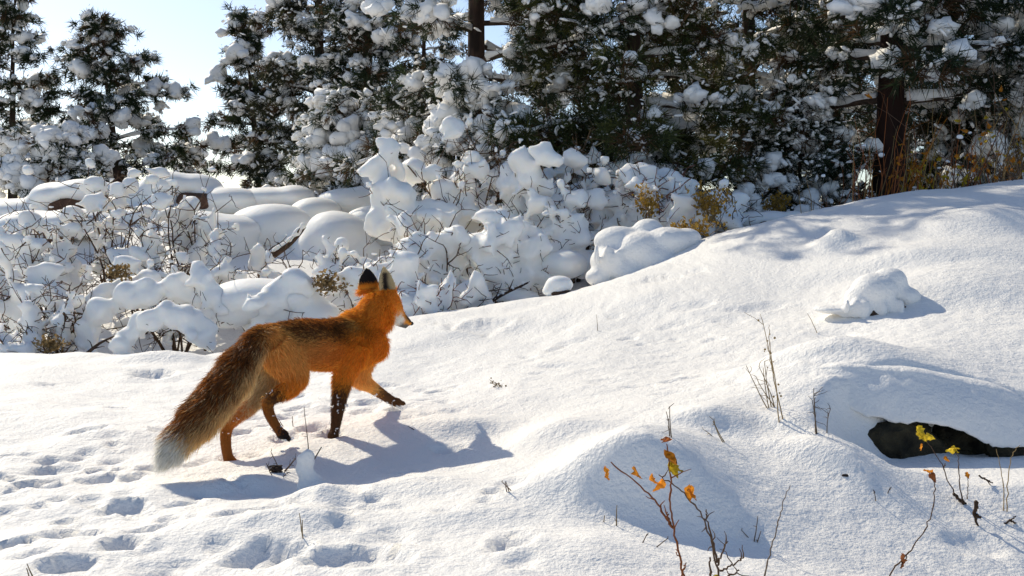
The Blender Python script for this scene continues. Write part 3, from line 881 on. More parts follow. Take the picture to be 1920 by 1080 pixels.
# the overhung boulder by the hollow
def ledge():
    rs = np.random.RandomState(151)
    t = thing('overhung_boulder', gpt(1730, 890), 'dark mossy boulder under an overhanging snow lip by the hollow', 'boulder')
    top = bez([P(*q) for q in ((1500, 698, 3.42), (1545, 690, 3.37), (1600, 688, 3.33), (1700, 697, 3.30), (1800, 714, 3.29), (1880, 735, 3.29), (1925, 752, 3.30), (1975, 780, 3.32))], 90)
    bot = bez([P(*q) for q in ((1502, 704, 3.40), (1550, 722, 3.31), (1610, 770, 3.235), (1690, 790, 3.20), (1785, 800, 3.18), (1850, 828, 3.165), (1900, 836, 3.165), (1970, 840, 3.18))], 90)
    rows = []
    for i in range(90):
        T, B = top[i], bot[i]
        d = B - T
        h = np.linalg.norm(d)
        back = np.array([.10, .22, .0])
        k = min(1, i / 25.)
        bul = np.array([.02, -.16, .06]) * h
        ed = .012 * k * vnoise(np.array([i * .21]), np.array([3.3]))[0] + .010 * k * vnoise(np.array([i * .6]), np.array([9.3]))[0]
        under = np.array([.0, 1.0, .25])
        pr = [T + back * .9 - np.array([0, 0, .035]), T + back * .5 + np.array([0, 0, -.002]), T + back * .2 + np.array([0, 0, .008]), T + np.array([0, 0, .004]), T + d * .12 + bul * .22, T + d * .3 + bul * .5, T + d * .5 + bul * .62, T + d * .7 + bul * .55, T + d * .88 + bul * .32,
              B + np.array([0, 0, ed]), B + under * .02 * k + np.array([0, 0, ed - .006 * k]), B + under * .06 * k + np.array([0, 0, ed]), B + under * .14 * k + np.array([0, 0, ed])]
        rows.append(bez(np.array(pr), 40))
    G = np.array(rows)
    n, m = G.shape[:2]
    w = vnoise(G[..., 0] * 9, G[..., 2] * 9 + G[..., 1] * 5) * .012 + vnoise(G[..., 0] * 30, G[..., 2] * 30) * .004
    G[..., 1] -= w; G[..., 2] += w * .6
    g = np.arange(n * m).reshape(n, m)
    q = np.stack([g[:-1, :-1], g[:-1, 1:], g[1:, 1:], g[1:, :-1]], -1).reshape(-1, 4)
    MB().add(G.reshape(-1, 3), q).build('snow_cap', M_SNOW, t)
    for (u, v, Y, rx, ry, rz) in ((1690, 842, 3.27, .12, .08, .10), (1800, 850, 3.33, .15, .09, .09), (1900, 862, 3.28, .12, .10, .12), (1640, 812, 3.30, .06, .06, .06)):
        V, Fc = lumpy(ICO3, rs, .26, 3.2, 8)
        V = np.sign(V) * np.abs(V) ** .8
        V = V * (1 + .03 * rs.normal(size=(len(V), 1)))
        MB().add(V * np.array([rx, ry, rz]) + P(u, v, Y), Fc).build('rock', M_MOSS, t, smooth=False)


ledge()
boulder('lone snow capped grass hummock with dark gaps casting a shadow', [(1640, 545, 0, .10, .10, .075), (1668, 530, .03, .075, .08, .065), (1612, 560, 0, .065, .07, .055), (1590, 582, -.03, .05, .04, .035), (1695, 556, 0, .07, .07, .045), (1722, 572, .02, .06, .06, .022), (1560, 580, 0, .08, .08, .02)] +
        [(1588 + 17 * k, 575 + (k * 7 % 5) * 2, -.09 + .02 * (k % 2), .014 + .005 * (k % 3), .02, .035 + .012 * (k * 3 % 4) / 3) for k in range(7)], 4.55, 152,
        [(1640, 582, -.04, .12, .05, .035), (1700, 578, .0, .07, .05, .02)], .0075, name='snow_capped_hummock', group=None, rmat=M_DARK, smat=M_SNOW)

# fallen snag
def snag(label, pts, Y, r, seed, snow=True, name='fallen_snag', mat=None, twigs=5):
    rs = np.random.RandomState(seed)
    W = np.array([P(u, v, Y + d) for (u, v, d) in pts])
    t = thing(name, W[0], label, 'branch')
    C = bez(W, 14)
    MB().add(*tube(C, np.linspace(r, r * .4, 14), 8)).build('stem', mat or M_DARK, t)
    for _ in range(twigs):
        k = rs.randint(3, 13)
        d = C[min(k + 1, 13)] - C[k - 1]; d /= np.linalg.norm(d)
        q = wander(C[k], d + rs.normal(size=3) * .6 + np.array([0, 0, .25]), np.linalg.norm(W[-1] - W[0]) * rs.uniform(.15, .4), 5, rs, .22)
        MB().add(*tube(q, np.linspace(r * .4, r * .12, 6), 5)).build('twig', mat or M_DARK, t)
    if snow:
        mb = MB()
        for p in C[1:-1]:
            ell(mb, p + np.array([0, 0, r * .9]), r * rs.uniform(.6, 1.0), rs, .1, ICO1)
        V, fs = fuse(mb, max(.006, r * .25), 3)
        MB().add(V, fs).build('snow_strip', M_LUMP, t)
    return t


snag('slanting dark snag topped with snow in front of the smooth dome', [(510, 480, 0), (545, 455, 0), (572, 425, .05)], 8.6, .03, 161)
snag('dark crossed stick leaning in the gully behind the fox head', [(890, 595, -.1), (930, 560, 0), (990, 530, .1)], 6.8, .014, 162, twigs=7)
snag('bent dark stick beside the lower arched bough', [(155, 670, 0), (185, 645, 0), (215, 630, .05)], 6.4, .012, 163, snow=False)
snag('bare twiggy branch lying on the crest below the dry grass', [(1765, 395, 0), (1690, 408, -.1), (1600, 405, -.2), (1540, 392, -.2)], 7.2, .010, 164, snow=False, twigs=12)
snag('bare twigs lying across the crest nearer the thick trunk', [(1660, 425, 0), (1600, 415, 0), (1560, 412, 0)], 6.9, .007, 165, snow=False, twigs=9)

# ---------------------------------------------------------------- the fox
def fox():
    rs = np.random.RandomState(500)
    foot = P(560, 860, 3.40)
    t = thing('fox', foot, 'red fox with white tipped tail walking across the snow, seen from behind', 'fox')
    up = np.array([0, 0, 1.])
    A = lambda L: np.array([P(u, v, Y) for (u, v, Y, *_) in L])
    chains = {
        'torso': [(482, 638, 3.29, .030, .034), (497, 640, 3.31, .054, .050), (525, 645, 3.345, .062, .063), (565, 645, 3.40, .064, .072), (610, 647, 3.46, .068, .080), (650, 645, 3.52, .071, .085), (682, 639, 3.57, .066, .078), (704, 628, 3.60, .050, .060), (712, 622, 3.61, .02, .03)],
        'neck': [(655, 630, 3.535, .04, .05), (672, 618, 3.56, .060, .066), (690, 600, 3.585, .051, .056), (704, 580, 3.61, .045, .047), (714, 566, 3.63, .040, .040)],
        'head': [(704, 560, 3.615, .018, .018), (712, 560, 3.63, .042, .040), (722, 563, 3.655, .046, .043), (733, 572, 3.685, .038, .036), (743, 586, 3.712, .027, .025), (752, 595, 3.732, .020, .019), (762, 602, 3.752, .0145, .014), (769, 607, 3.765, .010, .010)],
        'jaw': [(733, 592, 3.69, .022, .022), (745, 603, 3.72, .016, .013), (756, 610, 3.742, .010, .009), (763, 613, 3.756, .006, .006)],
        'tail': [(496, 626, 3.30, .026, .026), (477, 648, 3.255, .039, .037), (446, 692, 3.185, .048, .046), (410, 742, 3.11, .051, .049), (372, 787, 3.05, .047, .045), (341, 820, 3.01, .038, .036), (319, 848, 2.98, .026, .024), (307, 864, 2.97, .010, .010)],
        'fore_near': [(668, 645, 3.495, .045, .050), (656, 676, 3.485, .046, .044), (645, 705, 3.47, .035, .033), (638, 735, 3.465, .027, .026), (633, 770, 3.457, .0215, .020), (629, 800, 3.45, .0155, .015), (626, 815, 3.445, .017, .016)],
        'fore_far': [(684, 660, 3.62, .045, .045), (673, 690, 3.645, .038, .036), (676, 712, 3.67, .030, .028), (694, 724, 3.705, .0225, .0215), (716, 739, 3.742, .0185, .018), (733, 750, 3.77, .016, .015), (740, 753, 3.78, .017, .015)],
        'hind_near': [(512, 640, 3.30, .050, .050), (528, 665, 3.325, .056, .056), (545, 692, 3.335, .052, .050), (549, 716, 3.33, .040, .036), (533, 734, 3.315, .027, .024), (512, 746, 3.297, .021, .019), (502, 757, 3.29, .0185, .018), (506, 778, 3.29, .0165, .016), (519, 801, 3.30, .0145, .014), (527, 812, 3.305, .015, .014)],
        'hind_far': [(512, 655, 3.40, .048, .052), (508, 690, 3.40, .050, .048), (498, 722, 3.385, .042, .036), (474, 754, 3.34, .029, .026), (446, 780, 3.30, .021, .020), (427, 799, 3.275, .0185, .0185), (423, 825, 3.265, .0165, .016), (426, 850, 3.262, .0155, .015), (429, 862, 3.262, .017, .016)],
    }
    paws = {'fore_near': (1, 622, 821, 3.435), 'fore_far': (1, 749, 756, 3.795), 'hind_near': (1, 535, 819, 3.315), 'hind_far': (1, 435, 867, 3.272)}
    head_f = P(769, 607, 3.765) - P(712, 560, 3.63); head_f /= np.linalg.norm(head_f)
    mb = MB()
    rings = {}
    for nm, L in chains.items():
        C = bez(A(L), 6 * len(L))
        f = np.linspace(0, len(L) - 1, len(C))
        rl = np.interp(f, range(len(L)), [q[3] for q in L]); rv = np.interp(f, range(len(L)), [q[4] for q in L])
        T = np.gradient(C, axis=0); T /= np.linalg.norm(T, axis=1)[:, None]
        ref = np.array([.62, -.78, 0])        # the side of the animal that faces the camera
        Bv = np.cross(ref, T); Bv /= np.linalg.norm(Bv, axis=1)[:, None]
        Av = np.cross(T, Bv)
        n, sd = len(C), 18
        a = np.arange(sd) * 2 * np.pi / sd
        V = C[:, None] + rl[:, None, None] * np.cos(a)[None, :, None] * Av[:, None] + rv[:, None, None] * np.sin(a)[None, :, None] * Bv[:, None]
        V = V.reshape(-1, 3)
        i = np.arange(n - 1)[:, None] * sd; j = np.arange(sd)[None]; k = (j + 1) % sd
        Q = np.stack([i + j, i + k, i + sd + k, i + sd + j], -1).reshape(-1, 4)
        V = np.vstack([V, C[0], C[-1]]); b = n * sd
        j = np.arange(sd); k = (j + 1) % sd
        mb.add(V, [Q, np.stack([k, j, np.full(sd, b)], -1), np.stack([(n - 1) * sd + j, (n - 1) * sd + k, np.full(sd, b + 1)], -1)])
        rings[nm] = (C, T, rl, rv)
    # paws with four toes
    for nm, (_, u, v, Y) in paws.items():
        p = P(u, v, Y); C = rings[nm][0]
        d = p - C[-1]
        fw = np.array([.72, .66, -.1]) if nm != 'hind_near' else np.array([.75, .3, -.6])
        fw /= np.linalg.norm(fw); sdv = np.cross(fw, up); sdv /= np.linalg.norm(sdv)
        ell(mb, C[-1] + d * .35, (.019, .019, .016), rs, .02)
        for k, o in enumerate((-1.5, -.5, .5, 1.5)):
            ell(mb, p + sdv * o * .0085 + fw * (.014 - .004 * abs(o)), (.0085, .0085, .0085), rs, .02, ICO1)
    # haunch, brisket and cheeks
    ell(mb, P(534, 664, 3.335), (.060, .045, .066), rs, .02)
    ell(mb, P(700, 650, 3.59), (.045, .045, .05), rs, .02)
    for (u, v, Y) in ((727, 590, 3.655), (738, 588, 3.715)):
        ell(mb, P(u, v, Y), (.026, .026, .024), rs, .03)
    ell(mb, P(712, 600, 3.625), (.042, .042, .045), rs, .03)
    # ears: thick curved leaves of skin
    ears = []
    for (bu, bv, bY, tu, tv, tY, op, wid) in ((693, 545, 3.665, 688, 502, 3.672, (-.35, .90, .1), .036), (724, 548, 3.628, 720, 500, 3.632, (.72, -.68, .1), .036)):
        B0, T0 = P(bu, bv, bY), P(tu, tv, tY)
        op = np.array(op); ax = T0 - B0; H = np.linalg.norm(ax); ax /= H
        op = op - ax * (op @ ax); op /= np.linalg.norm(op); sd = np.cross(ax, op)
        ns, na = 16, 13
        s = np.linspace(-.12, 1, ns)[:, None]; a = np.linspace(-1, 1, na)[None, :]
        w = wid * np.clip(1 - np.clip(s, 0, 1) ** 2.1, .04, 1) ** .75
        cup = .62
        mid = B0 + ax * (s * H)[..., None] + sd * (w * np.sin(a * 1.25))[..., None] + op * (w * cup * (1 - np.cos(a * 1.25)) * 1.3 - .25 * w)[..., None]
        th = .0055 * (1 - .5 * np.clip(s, 0, 1))
        nrm = -op[None, None, :] * np.cos(a * 1.0)[..., None] + sd[None, None, :] * np.sin(a * 1.0)[..., None]
        o = mid + nrm * th[..., None]; i_ = mid - nrm * th[..., None]
        V = np.concatenate([o.reshape(-1, 3), i_.reshape(-1, 3)])
        g = np.arange(ns * na).reshape(ns, na); h = g + ns * na
        q = [np.stack([g[:-1, :-1], g[1:, :-1], g[1:, 1:], g[:-1, 1:]], -1).reshape(-1, 4), np.stack([h[:-1, :-1], h[:-1, 1:], h[1:, 1:], h[1:, :-1]], -1).reshape(-1, 4)]
        for (e1, e2) in ((g[:, 0], h[:, 0]), (h[:, -1], g[:, -1]), (h[0, :], g[0, :]), (g[-1, :], h[-1, :])):
            q.append(np.stack([e1[:-1], e1[1:], e2[1:], e2[:-1]], -1)[:, ::-1])
        mb.add(V, q)
        ears.append((B0, T0, ax, op, H))
    V, fs = fuse(mb, .0050, 3, .5)

    # vertex normals
    Q = fs[0]
    N = np.zeros_like(V)
    fn = np.cross(V[Q[:, 2]] - V[Q[:, 0]], V[Q[:, 3]] - V[Q[:, 1]])
    for k in range(4):
        np.add.at(N, Q[:, k], fn)
    N /= np.linalg.norm(N, axis=1)[:, None] + 1e-12

    OR = np.array((.90, .335, .03)); RU = np.array((.58, .19, .03)); BR = np.array((.165, .068, .022)); BK = np.array((.014, .010, .009))
    TN = np.array((.84, .50, .16)); CR = np.array((.74, .58, .33)); WH = np.array((.86, .83, .75)); YE = np.array((.80, .50, .15)); GO = np.array((.86, .40, .06))

    names = list(chains)

    def style(X, NN, r):
        """colour, length, lay direction, lift for fur roots"""
        n = len(X)
        X0 = X; X = X + r.normal(size=X.shape) * .011 * np.clip(np.linalg.norm(X - P(762, 602, 3.752), axis=1) / .12, .12, 1)[:, None]
        DN, TT, LY, RL = [], [], [], []
        for ci, nm in enumerate(names):
            C, T, rl, rv = rings[nm]
            d = np.linalg.norm(X[:, None] - C[None], axis=2)
            dn = d / np.maximum((rl + rv) / 2, .012)[None]
            k = dn.argmin(1)
            DN.append(dn[np.arange(n), k]); TT.append(k / (len(C) - 1.))
            LY.append((-1 if nm in ('torso', 'neck', 'head', 'jaw') else 1) * T[k])
            RL.append((X[:, 2] - C[k][:, 2]) / rv[k])
        DN = np.array(DN); W = np.exp(-7.0 * (DN - DN.min(0))); W[W < .03] = 0; W /= W.sum(0)
        cid = W.argmax(0); tt = np.array(TT)[cid, np.arange(n)]
        lay = sum(W[i][:, None] * LY[i] for i in range(len(names)))
        col = np.zeros((n, 3)); ln = np.zeros(n); lift = np.full(n, .35)
        wav = np.sin(X @ np.array([31., 17, 23])) * np.sin(X @ np.array([-19., 37, 11]) + 1) + .6 * np.sin(X @ np.array([67., -49, 83]))
        z = r.uniform(0, 1, n); z2 = r.uniform(0, 1, n)
        px = X

        def mixm(a, b, f):
            return a * (1 - f)[:, None] + b * f[:, None]
        ss = lambda x, a, b: np.clip((x - a) / (b - a), 0, 1) ** 2 * (3 - 2 * np.clip((x - a) / (b - a), 0, 1))
        for ci, nm in enumerate(names):
            m = W[ci] > 0
            if not m.any():
                continue
            q = TT[ci][m]; rr = RL[ci][m] + (.22 if nm in ('torso', 'tail', 'neck') else .05) * wav[m]; zz = z[m]; one = np.ones(m.sum())
            if nm == 'torso':
                c = mixm(np.tile(RU * 1.25, (m.sum(), 1)), np.tile(OR, (m.sum(), 1)), ss(q, .35, .75))
                c = mixm(c, np.tile(TN, (m.sum(), 1)), (1 - ss(q, .28, .58)) * .85 * (1 - ss(rr, .3, .75)))
                dark = ss(rr + (zz - .5) * .35, .18, .52) * (1 - ss(q, .66, .80))
                c = mixm(c, np.tile(BR * .75, (m.sum(), 1)), dark * .93)
                rim = ss(rr, .86, .98) * .6 * (z2[m] < .6)
                c = mixm(c, np.tile(RU * 1.5, (m.sum(), 1)), rim)
                bel = ss(-rr, .55, .95) * (1 - ss(q, .6, .85))
                c = mixm(c, np.tile(GO, (m.sum(), 1)), bel * .7)
                L_ = .022 + .003 * ss(q, .5, .9)
            elif nm == 'neck':
                c = mixm(np.tile(OR, (m.sum(), 1)), np.tile(GO, (m.sum(), 1)), ss(rr, .2, .9) * .7)
                L_ = .024 * one
            elif nm == 'head':
                c = np.tile(OR * .95, (m.sum(), 1))
                muz = ss(q, .62, .78)
                c = mixm(c, np.tile(WH, (m.sum(), 1)), ss(q, .48, .56) * (1 - ss(rr, -.45, -.05)) * (1 - ss(q, .66, .78)))
                c = mixm(c, np.tile(BR * .45, (m.sum(), 1)), muz * ss(rr, -.45, .1))
                L_ = np.interp(q, [0, .4, .55, .8, 1], [.022, .016, .009, .004, .002])
            elif nm == 'jaw':
                c = np.tile(WH, (m.sum(), 1)); c = mixm(c, np.tile(BK, (m.sum(), 1)), ss(q, .25, .5) * .85)
                L_ = np.interp(q, [0, .5, 1], [.016, .006, .003])
            elif nm == 'tail':
                c = mixm(np.tile(np.array((.80, .54, .25)), (m.sum(), 1)), np.tile(BR * 1.15, (m.sum(), 1)), ss(rr * .8 + (zz - .5) * .5, -.08, .36))
                c = mixm(c, np.tile(RU * .8, (m.sum(), 1)), (z2[m] < .35) * ss(rr, .1, .5) * 1.0)
                c = mixm(c, np.tile(WH, (m.sum(), 1)), ss(q + (zz - .5) * .07, .68, .75))
                L_ = np.interp(q, [0, .12, .3, .8, 1], [.024, .030, .038, .042, .050])
            elif nm.startswith('fore'):
                c = mixm(np.tile(OR, (m.sum(), 1)), np.tile(BR * .55 if nm == 'fore_near' else BR * .8, (m.sum(), 1)), ss(q + (zz - .5) * .12, .34 if nm == 'fore_near' else .48, .48 if nm == 'fore_near' else .62))
                if nm == 'fore_far':
                    c = mixm(c, np.tile(TN * 1.1, (m.sum(), 1)), (1 - ss(q, .5, .62)) * .6)
                L_ = np.interp(q, [0, .3, .5, 1], [.026, .018, .010, .006])
            elif nm == 'hind_near':
                c = mixm(np.tile(TN * np.array((1.05, .9, .75)), (m.sum(), 1)), np.tile(OR * .9, (m.sum(), 1)), ss(q, .18, .33))
                c = mixm(c, np.tile(BK * 1.6, (m.sum(), 1)), ss(q, .42, .50) * (1 - ss(q, .58, .70)) * .9)
                c = mixm(c, np.tile(RU * .42, (m.sum(), 1)), ss(q, .60, .72))
                c = mixm(c, np.tile(BK, (m.sum(), 1)), ss(q, .9, .98))
                L_ = np.interp(q, [0, .3, .5, .7, 1], [.026, .022, .012, .006, .005])
            else:
                c = mixm(np.tile(CR, (m.sum(), 1)), np.tile(RU * 1.1, (m.sum(), 1)), ss(q + (zz - .5) * .15, .36, .52))
                c = mixm(c, np.tile(RU * .5, (m.sum(), 1)), ss(q, .55, .75))
                L_ = np.interp(q, [0, .3, .5, .7, 1], [.026, .022, .012, .007, .005])
            col[m] += c * W[ci][m][:, None]; ln[m] += L_ * W[ci][m]
        # cheeks, throat, shoulder patch, ears by place on the body
        def near(u, v, Y, rad):
            return np.exp(-((np.linalg.norm(X - P(u, v, Y), axis=1) / rad) ** 2) * 1.5)
        for (pt, rad, cc, k) in (((742, 602, 3.70), .022, WH, 1.2), ((738, 616, 3.66), .030, WH, 1.0), ((664, 608, 3.49), .020, YE, 1.0), ((712, 612, 3.56), .05, OR, .6), ((755, 579, 3.70), .008, BK, .0)):
            f = np.clip(near(*pt, rad) * k, 0, 1)
            col = mixm(col, np.tile(cc, (n, 1)), f)
        X = X0
        for (B0, T0, ax, op, H) in ears:
            d = X - B0
            s = d @ ax / H
            r2 = np.linalg.norm(d - ax * (d @ ax)[:, None], axis=1)
            m = (s > .10) & (r2 < .045) & (s < 1.15)
            back = (NN @ op) < .15
            f = ss(s, .22, .36)
            cb = mixm(np.tile(OR, (n, 1)), np.tile(BK, (n, 1)), f)
            ci_ = mixm(np.tile(CR * .9, (n, 1)), np.tile(BK * 2.5, (n, 1)), np.exp(-((r2 - .004) / .010) ** 2) * (s < .75))
            col[m & back] = cb[m & back]; col[m & ~back] = ci_[m & ~back]
            ln[m] = np.where(s[m] < .3, .012, np.where(back[m], .0045, .009)); lay[m] = ax
            lift[m] = np.where(back[m], .25, .5)
        return col, ln, lay, lift, cid, tt

    # body skin, coloured like the roots of its fur
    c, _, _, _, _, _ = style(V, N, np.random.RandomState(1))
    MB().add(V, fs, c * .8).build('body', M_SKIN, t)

    # fur: fine tapering blades
    tri = np.concatenate([Q[:, [0, 1, 2]], Q[:, [0, 2, 3]]])
    a = V[tri[:, 0]]; b = V[tri[:, 1]]; cc = V[tri[:, 2]]
    ar = np.linalg.norm(np.cross(b - a, cc - a), axis=1)
    M = 112000
    k = rs.choice(len(tri), M, p=ar / ar.sum())
    r1 = np.sqrt(rs.rand(M, 1)); r2 = rs.rand(M, 1)
    X = a[k] * (1 - r1) + b[k] * (r1 * (1 - r2)) + cc[k] * (r1 * r2)
    NN = N[tri[k, 0]]
    col, ln, lay, lift, cid, tt = style(X, NN, rs)
    lay = lay - NN * (lay * NN).sum(1)[:, None]
    lay /= np.linalg.norm(lay, axis=1)[:, None] + 1e-9
    clump = np.stack([np.sin(X @ w * 60 + ph) for w, ph in ((np.array([1, .3, .2]), 0), (np.array([.2, 1, .5]), 1), (np.array([.3, .4, 1]), 2))], 1)
    lay = lay + .16 * clump + rs.normal(size=(M, 3)) * .16
    lay /= np.linalg.norm(lay, axis=1)[:, None]
    ln = ln * rs.uniform(.65, 1.2, M)
    lf = (lift * rs.uniform(.7, 1.4, M))[:, None]
    d1 = lay * np.cos(lf * 1.5) + NN * np.sin(lf * 1.5); d2 = lay * np.cos(lf * .6) + NN * np.sin(lf * .6) + np.array([0, 0, -.10])
    p0 = X - NN * .001; p1 = p0 + d1 * (ln * .5)[:, None]; p2 = p1 + d2 * (ln * .5)[:, None]
    side = np.cross(d1, NN * .6 + rs.normal(size=(M, 3)) * .7); side /= np.linalg.norm(side, axis=1)[:, None] + 1e-9
    wd = np.clip(ln * .030, .00028, .00095)[:, None]
    VV = np.stack([p0 - side * wd, p0 + side * wd, p1 + side * wd * .8, p1 - side * wd * .8, p2], 1).reshape(-1, 3)
    ix = np.arange(M)[:, None] * 5
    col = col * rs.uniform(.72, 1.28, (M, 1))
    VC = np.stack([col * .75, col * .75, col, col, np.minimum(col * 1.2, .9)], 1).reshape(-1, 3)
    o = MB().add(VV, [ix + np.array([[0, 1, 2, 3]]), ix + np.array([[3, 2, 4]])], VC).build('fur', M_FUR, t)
    o['kind'] = 'stuff'

    # nose, eyes
    nb = MB()
    ell(nb, P(771, 606.5, 3.77), (.0085, .0085, .007), rs, .03)
    nb.build('nose', M_NOSE, t)
    for (u, v, Y) in ((749, 577, 3.690), (752, 575, 3.73)):
        eb = MB(); ell(eb, P(u, v, Y), .0068, rs, 0); eb.build('eye', M_EYE, t)
    # snow caught in the leg fur
    fl = MB()
    for nm, cnt in (('fore_near', 9), ('fore_far', 10), ('hind_near', 5), ('hind_far', 10)):
        C, T, rl, rv = rings[nm]
        for _ in range(cnt):
            i = int(len(C) * rs.uniform(.50, .99)); i = min(i, len(C) - 1)
            d = rs.normal(size=3); d[1] = -abs(d[1]); d -= T[i] * (d @ T[i]); d /= np.linalg.norm(d)
            for _q in range(rs.randint(1, 5)):
                ell(fl, C[i] + d * (rl[i] + .002) + rs.normal(size=3) * .004 + T[i] * rs.normal() * .004, rs.uniform(.0012, .0036) * rs.uniform(.4, 1.6, 3), rs, .4, ICO1)
    for nm in ('hind_near', 'fore_far'):
        _, u, v, Y = paws[nm]
        for _ in range(5):
            ell(fl, P(u, v + 4, Y) + rs.normal(size=3) * np.array([.012, .01, .003]), rs.uniform(.005, .008), rs, .25, ICO1)
    o = fl.build('caught_snow', M_LUMP, t)
    o['kind'] = 'stuff'
    return t


fox()

# ---------------------------------------------------------------- dry plants
ORANGE = np.array((.80, .30, .025)); YELLOW = np.array((.78, .56, .04)); STRAW = np.array((.42, .29, .13)); RUSTY = np.array((.33, .11, .035)); GREY = np.array((.23, .17, .12)); DUN = np.array((.15, .09, .055))


def leaf_mesh(rs, c, size, d, col):
    """a withered, cupped oval leaf"""
    d = d / np.linalg.norm(d); s = np.cross(d, rs.normal(size=3)); s /= np.linalg.norm(s); n = np.cross(d, s)
    nu, nv = 8, 5
    u = np.linspace(0, 1, nu)[:, None]; v = np.linspace(-1, 1, nv)[None]
    w = (np.sin(np.pi * u ** .8) * .33 + .02) * rs.uniform(.55, 1.25, (nu, 1))
    crk = rs.normal(size=(nu, nv)) * .075; curl = rs.uniform(-.5, .7)
    V = c + size * (d * (u - .12 * v ** 2)[..., None] + s * (w * v)[..., None] + n * (.32 * np.abs(v) ** 1.4 * w * 2 + curl * u ** 2 + crk)[..., None])
    g = np.arange(nu * nv).reshape(nu, nv)
    q = np.stack([g[:-1, :-1], g[1:, :-1], g[1:, 1:], g[:-1, 1:]], -1).reshape(-1, 4)
    C = np.tile(col, (nu * nv, 1)) * rs.uniform(.6, 1.3, (nu * nv, 1))
    return V.reshape(-1, 3), q, C


def sprig(label, Y, stems, leaves, seed, r=.0035, col=None, name='leafy_sprig', group=None, mat=None, cat='plant', buds=0):
    """stems: lists of (u, v[, dY]); leaves: (u, v, size m, colour, du, dv)"""
    rs = np.random.RandomState(seed)
    lowest = max((q for L in stems for q in L), key=lambda q: q[1])
    Y = gpt(lowest[0], min(lowest[1], 1120))[1]
    W0 = P(stems[0][0][0], stems[0][0][1], Y)
    t = thing(name, W0, label, cat, group)
    for L in stems:
        pts = np.array([P(q[0], q[1], Y + (q[2] if len(q) > 2 else 0)) for q in L])
        C = bez(pts, 5 * len(L)); C[1:-1] += rs.normal(size=C[1:-1].shape) * .0012
        rr = .72 * np.linspace(r, r * .45, len(C)) * (1 + .25 * (rs.rand(len(C)) < .2))
        m = MB(); V, fs = tube(C, rr, 6); m.add(V, fs, np.tile(DUN if col is None else col, (len(V), 1)))
        for _ in range(buds):
            k = rs.randint(2, len(C) - 1)
            V, fs = tube(wander(C[k], rs.normal(size=3) + np.array([0, 0, .6]), rs.uniform(.012, .05), 3, rs, .3), np.linspace(r * .5, r * .2, 4), 4, False)
            m.add(V, fs, np.tile(DUN if col is None else col, (len(V), 1)))
        m.build('stem', M_STALK, t)
    for (u, v, s, c, du, dv) in leaves:
        p = P(u, v, Y); d = P(u + du, v + dv, Y) - p + np.array([0, rs.normal() * .3, 0]) * np.linalg.norm(P(u + du, v + dv, Y) - p)
        V, q, C = leaf_mesh(rs, p, s, d, c)
        MB().add(V, q, C).build('leaf', M_LEAF, t)
    return t


sprig('tall foreground twig bearing curled orange leaves', 2.2,
      [[(1290, 1110), (1278, 1060), (1264, 990), (1256, 950), (1258, 905), (1254, 860), (1250, 832)], [(1262, 990, 0), (1240, 955, .01), (1205, 915, .02), (1145, 866, .03)], [(1258, 985), (1252, 970), (1251, 960)]],
      [(1133, 876, .026, ORANGE, 1, 30), (1190, 876, .026, ORANGE * .8, 6, 30), (1222, 892, .032, ORANGE, 14, 26), (1240, 900, .026, ORANGE * 1.1, -10, 22), (1246, 846, .032, ORANGE * .6, 10, 30), (1255, 868, .032, YELLOW * .6, 10, 24), (1262, 865, .028, YELLOW * .75, 12, 18), (1240, 825, .018, RUSTY, 18, 8), (1256, 822, .018, RUSTY, -12, 12)], 301, .0032, col=RUSTY * .8, buds=2)
sprig('second foreground twig with a single hanging orange leaf', 2.18,
      [[(1352, 1110), (1345, 1060), (1330, 1000), (1305, 950), (1270, 915), (1235, 890)], [(1345, 1055), (1335, 1010), (1325, 970), (1324, 955)], [(1346, 1060), (1355, 1035), (1365, 1015)], [(1350, 1070), (1375, 1058), (1395, 1045)], [(1352, 1085), (1378, 1075), (1385, 1068)]],
      [(1294, 912, .028, ORANGE, -2, 30), (1290, 918, .022, ORANGE * .8, 4, 22), (1345, 1078, .026, YELLOW * .7, 2, 18)], 302, .003, buds=3)
sprig('upright dark stub of twig beside the second foreground twig', 2.15, [[(1331, 1110), (1332, 1080), (1331, 1045)]], [], 303, .0045)
sprig('short reddish twig stub under the tall foreground twig', 2.15, [[(1280, 1110), (1279, 1080), (1276, 1050), (1267, 1030)], [(1279, 1075), (1287, 1055)]], [], 304, .003, col=RUSTY)
sprig('thin bare crooked stem between the leafy twigs', 2.2, [[(1428, 1110), (1440, 1050), (1455, 1000), (1464, 955), (1482, 910)]], [], 305, .0022, col=GREY)
sprig('long bent stem with a dead brown leaf low on it', 2.25, [[(1650, 1105), (1672, 1070), (1705, 1035), (1730, 1000), (1748, 960), (1752, 915), (1748, 895)], [(1690, 1060), (1700, 1042)]],
      [(1690, 1040, .03, RUSTY * .8, 8, 40), (1735, 882, .026, ORANGE * .8, 18, 18), (1745, 888, .022, RUSTY, 8, 16)], 306, .0026)
sprig('sprig topped with yellow green leaves in front of the dark hollow', 2.5, [[(1795, 938), (1780, 905), (1760, 860), (1738, 828)], [(1770, 880), (1772, 868)]],
      [(1722, 800, .03, YELLOW, 4, 32), (1728, 812, .03, YELLOW * .8, 16, 16), (1738, 815, .03, YELLOW, 22, 10), (1718, 812, .026, YELLOW * .9, 14, 20), (1728, 832, .016, ORANGE, 6, 10), (1772, 856, .018, ORANGE * .9, 6, 12)], 307, .0026)
sprig('smaller sprig with one yellow leaf pair by the dark hollow', 2.5, [[(1805, 945), (1800, 900), (1796, 860), (1788, 842)]], [(1775, 845, .03, YELLOW, 20, -10), (1785, 838, .026, YELLOW * .85, 12, 14)], 308, .0022)
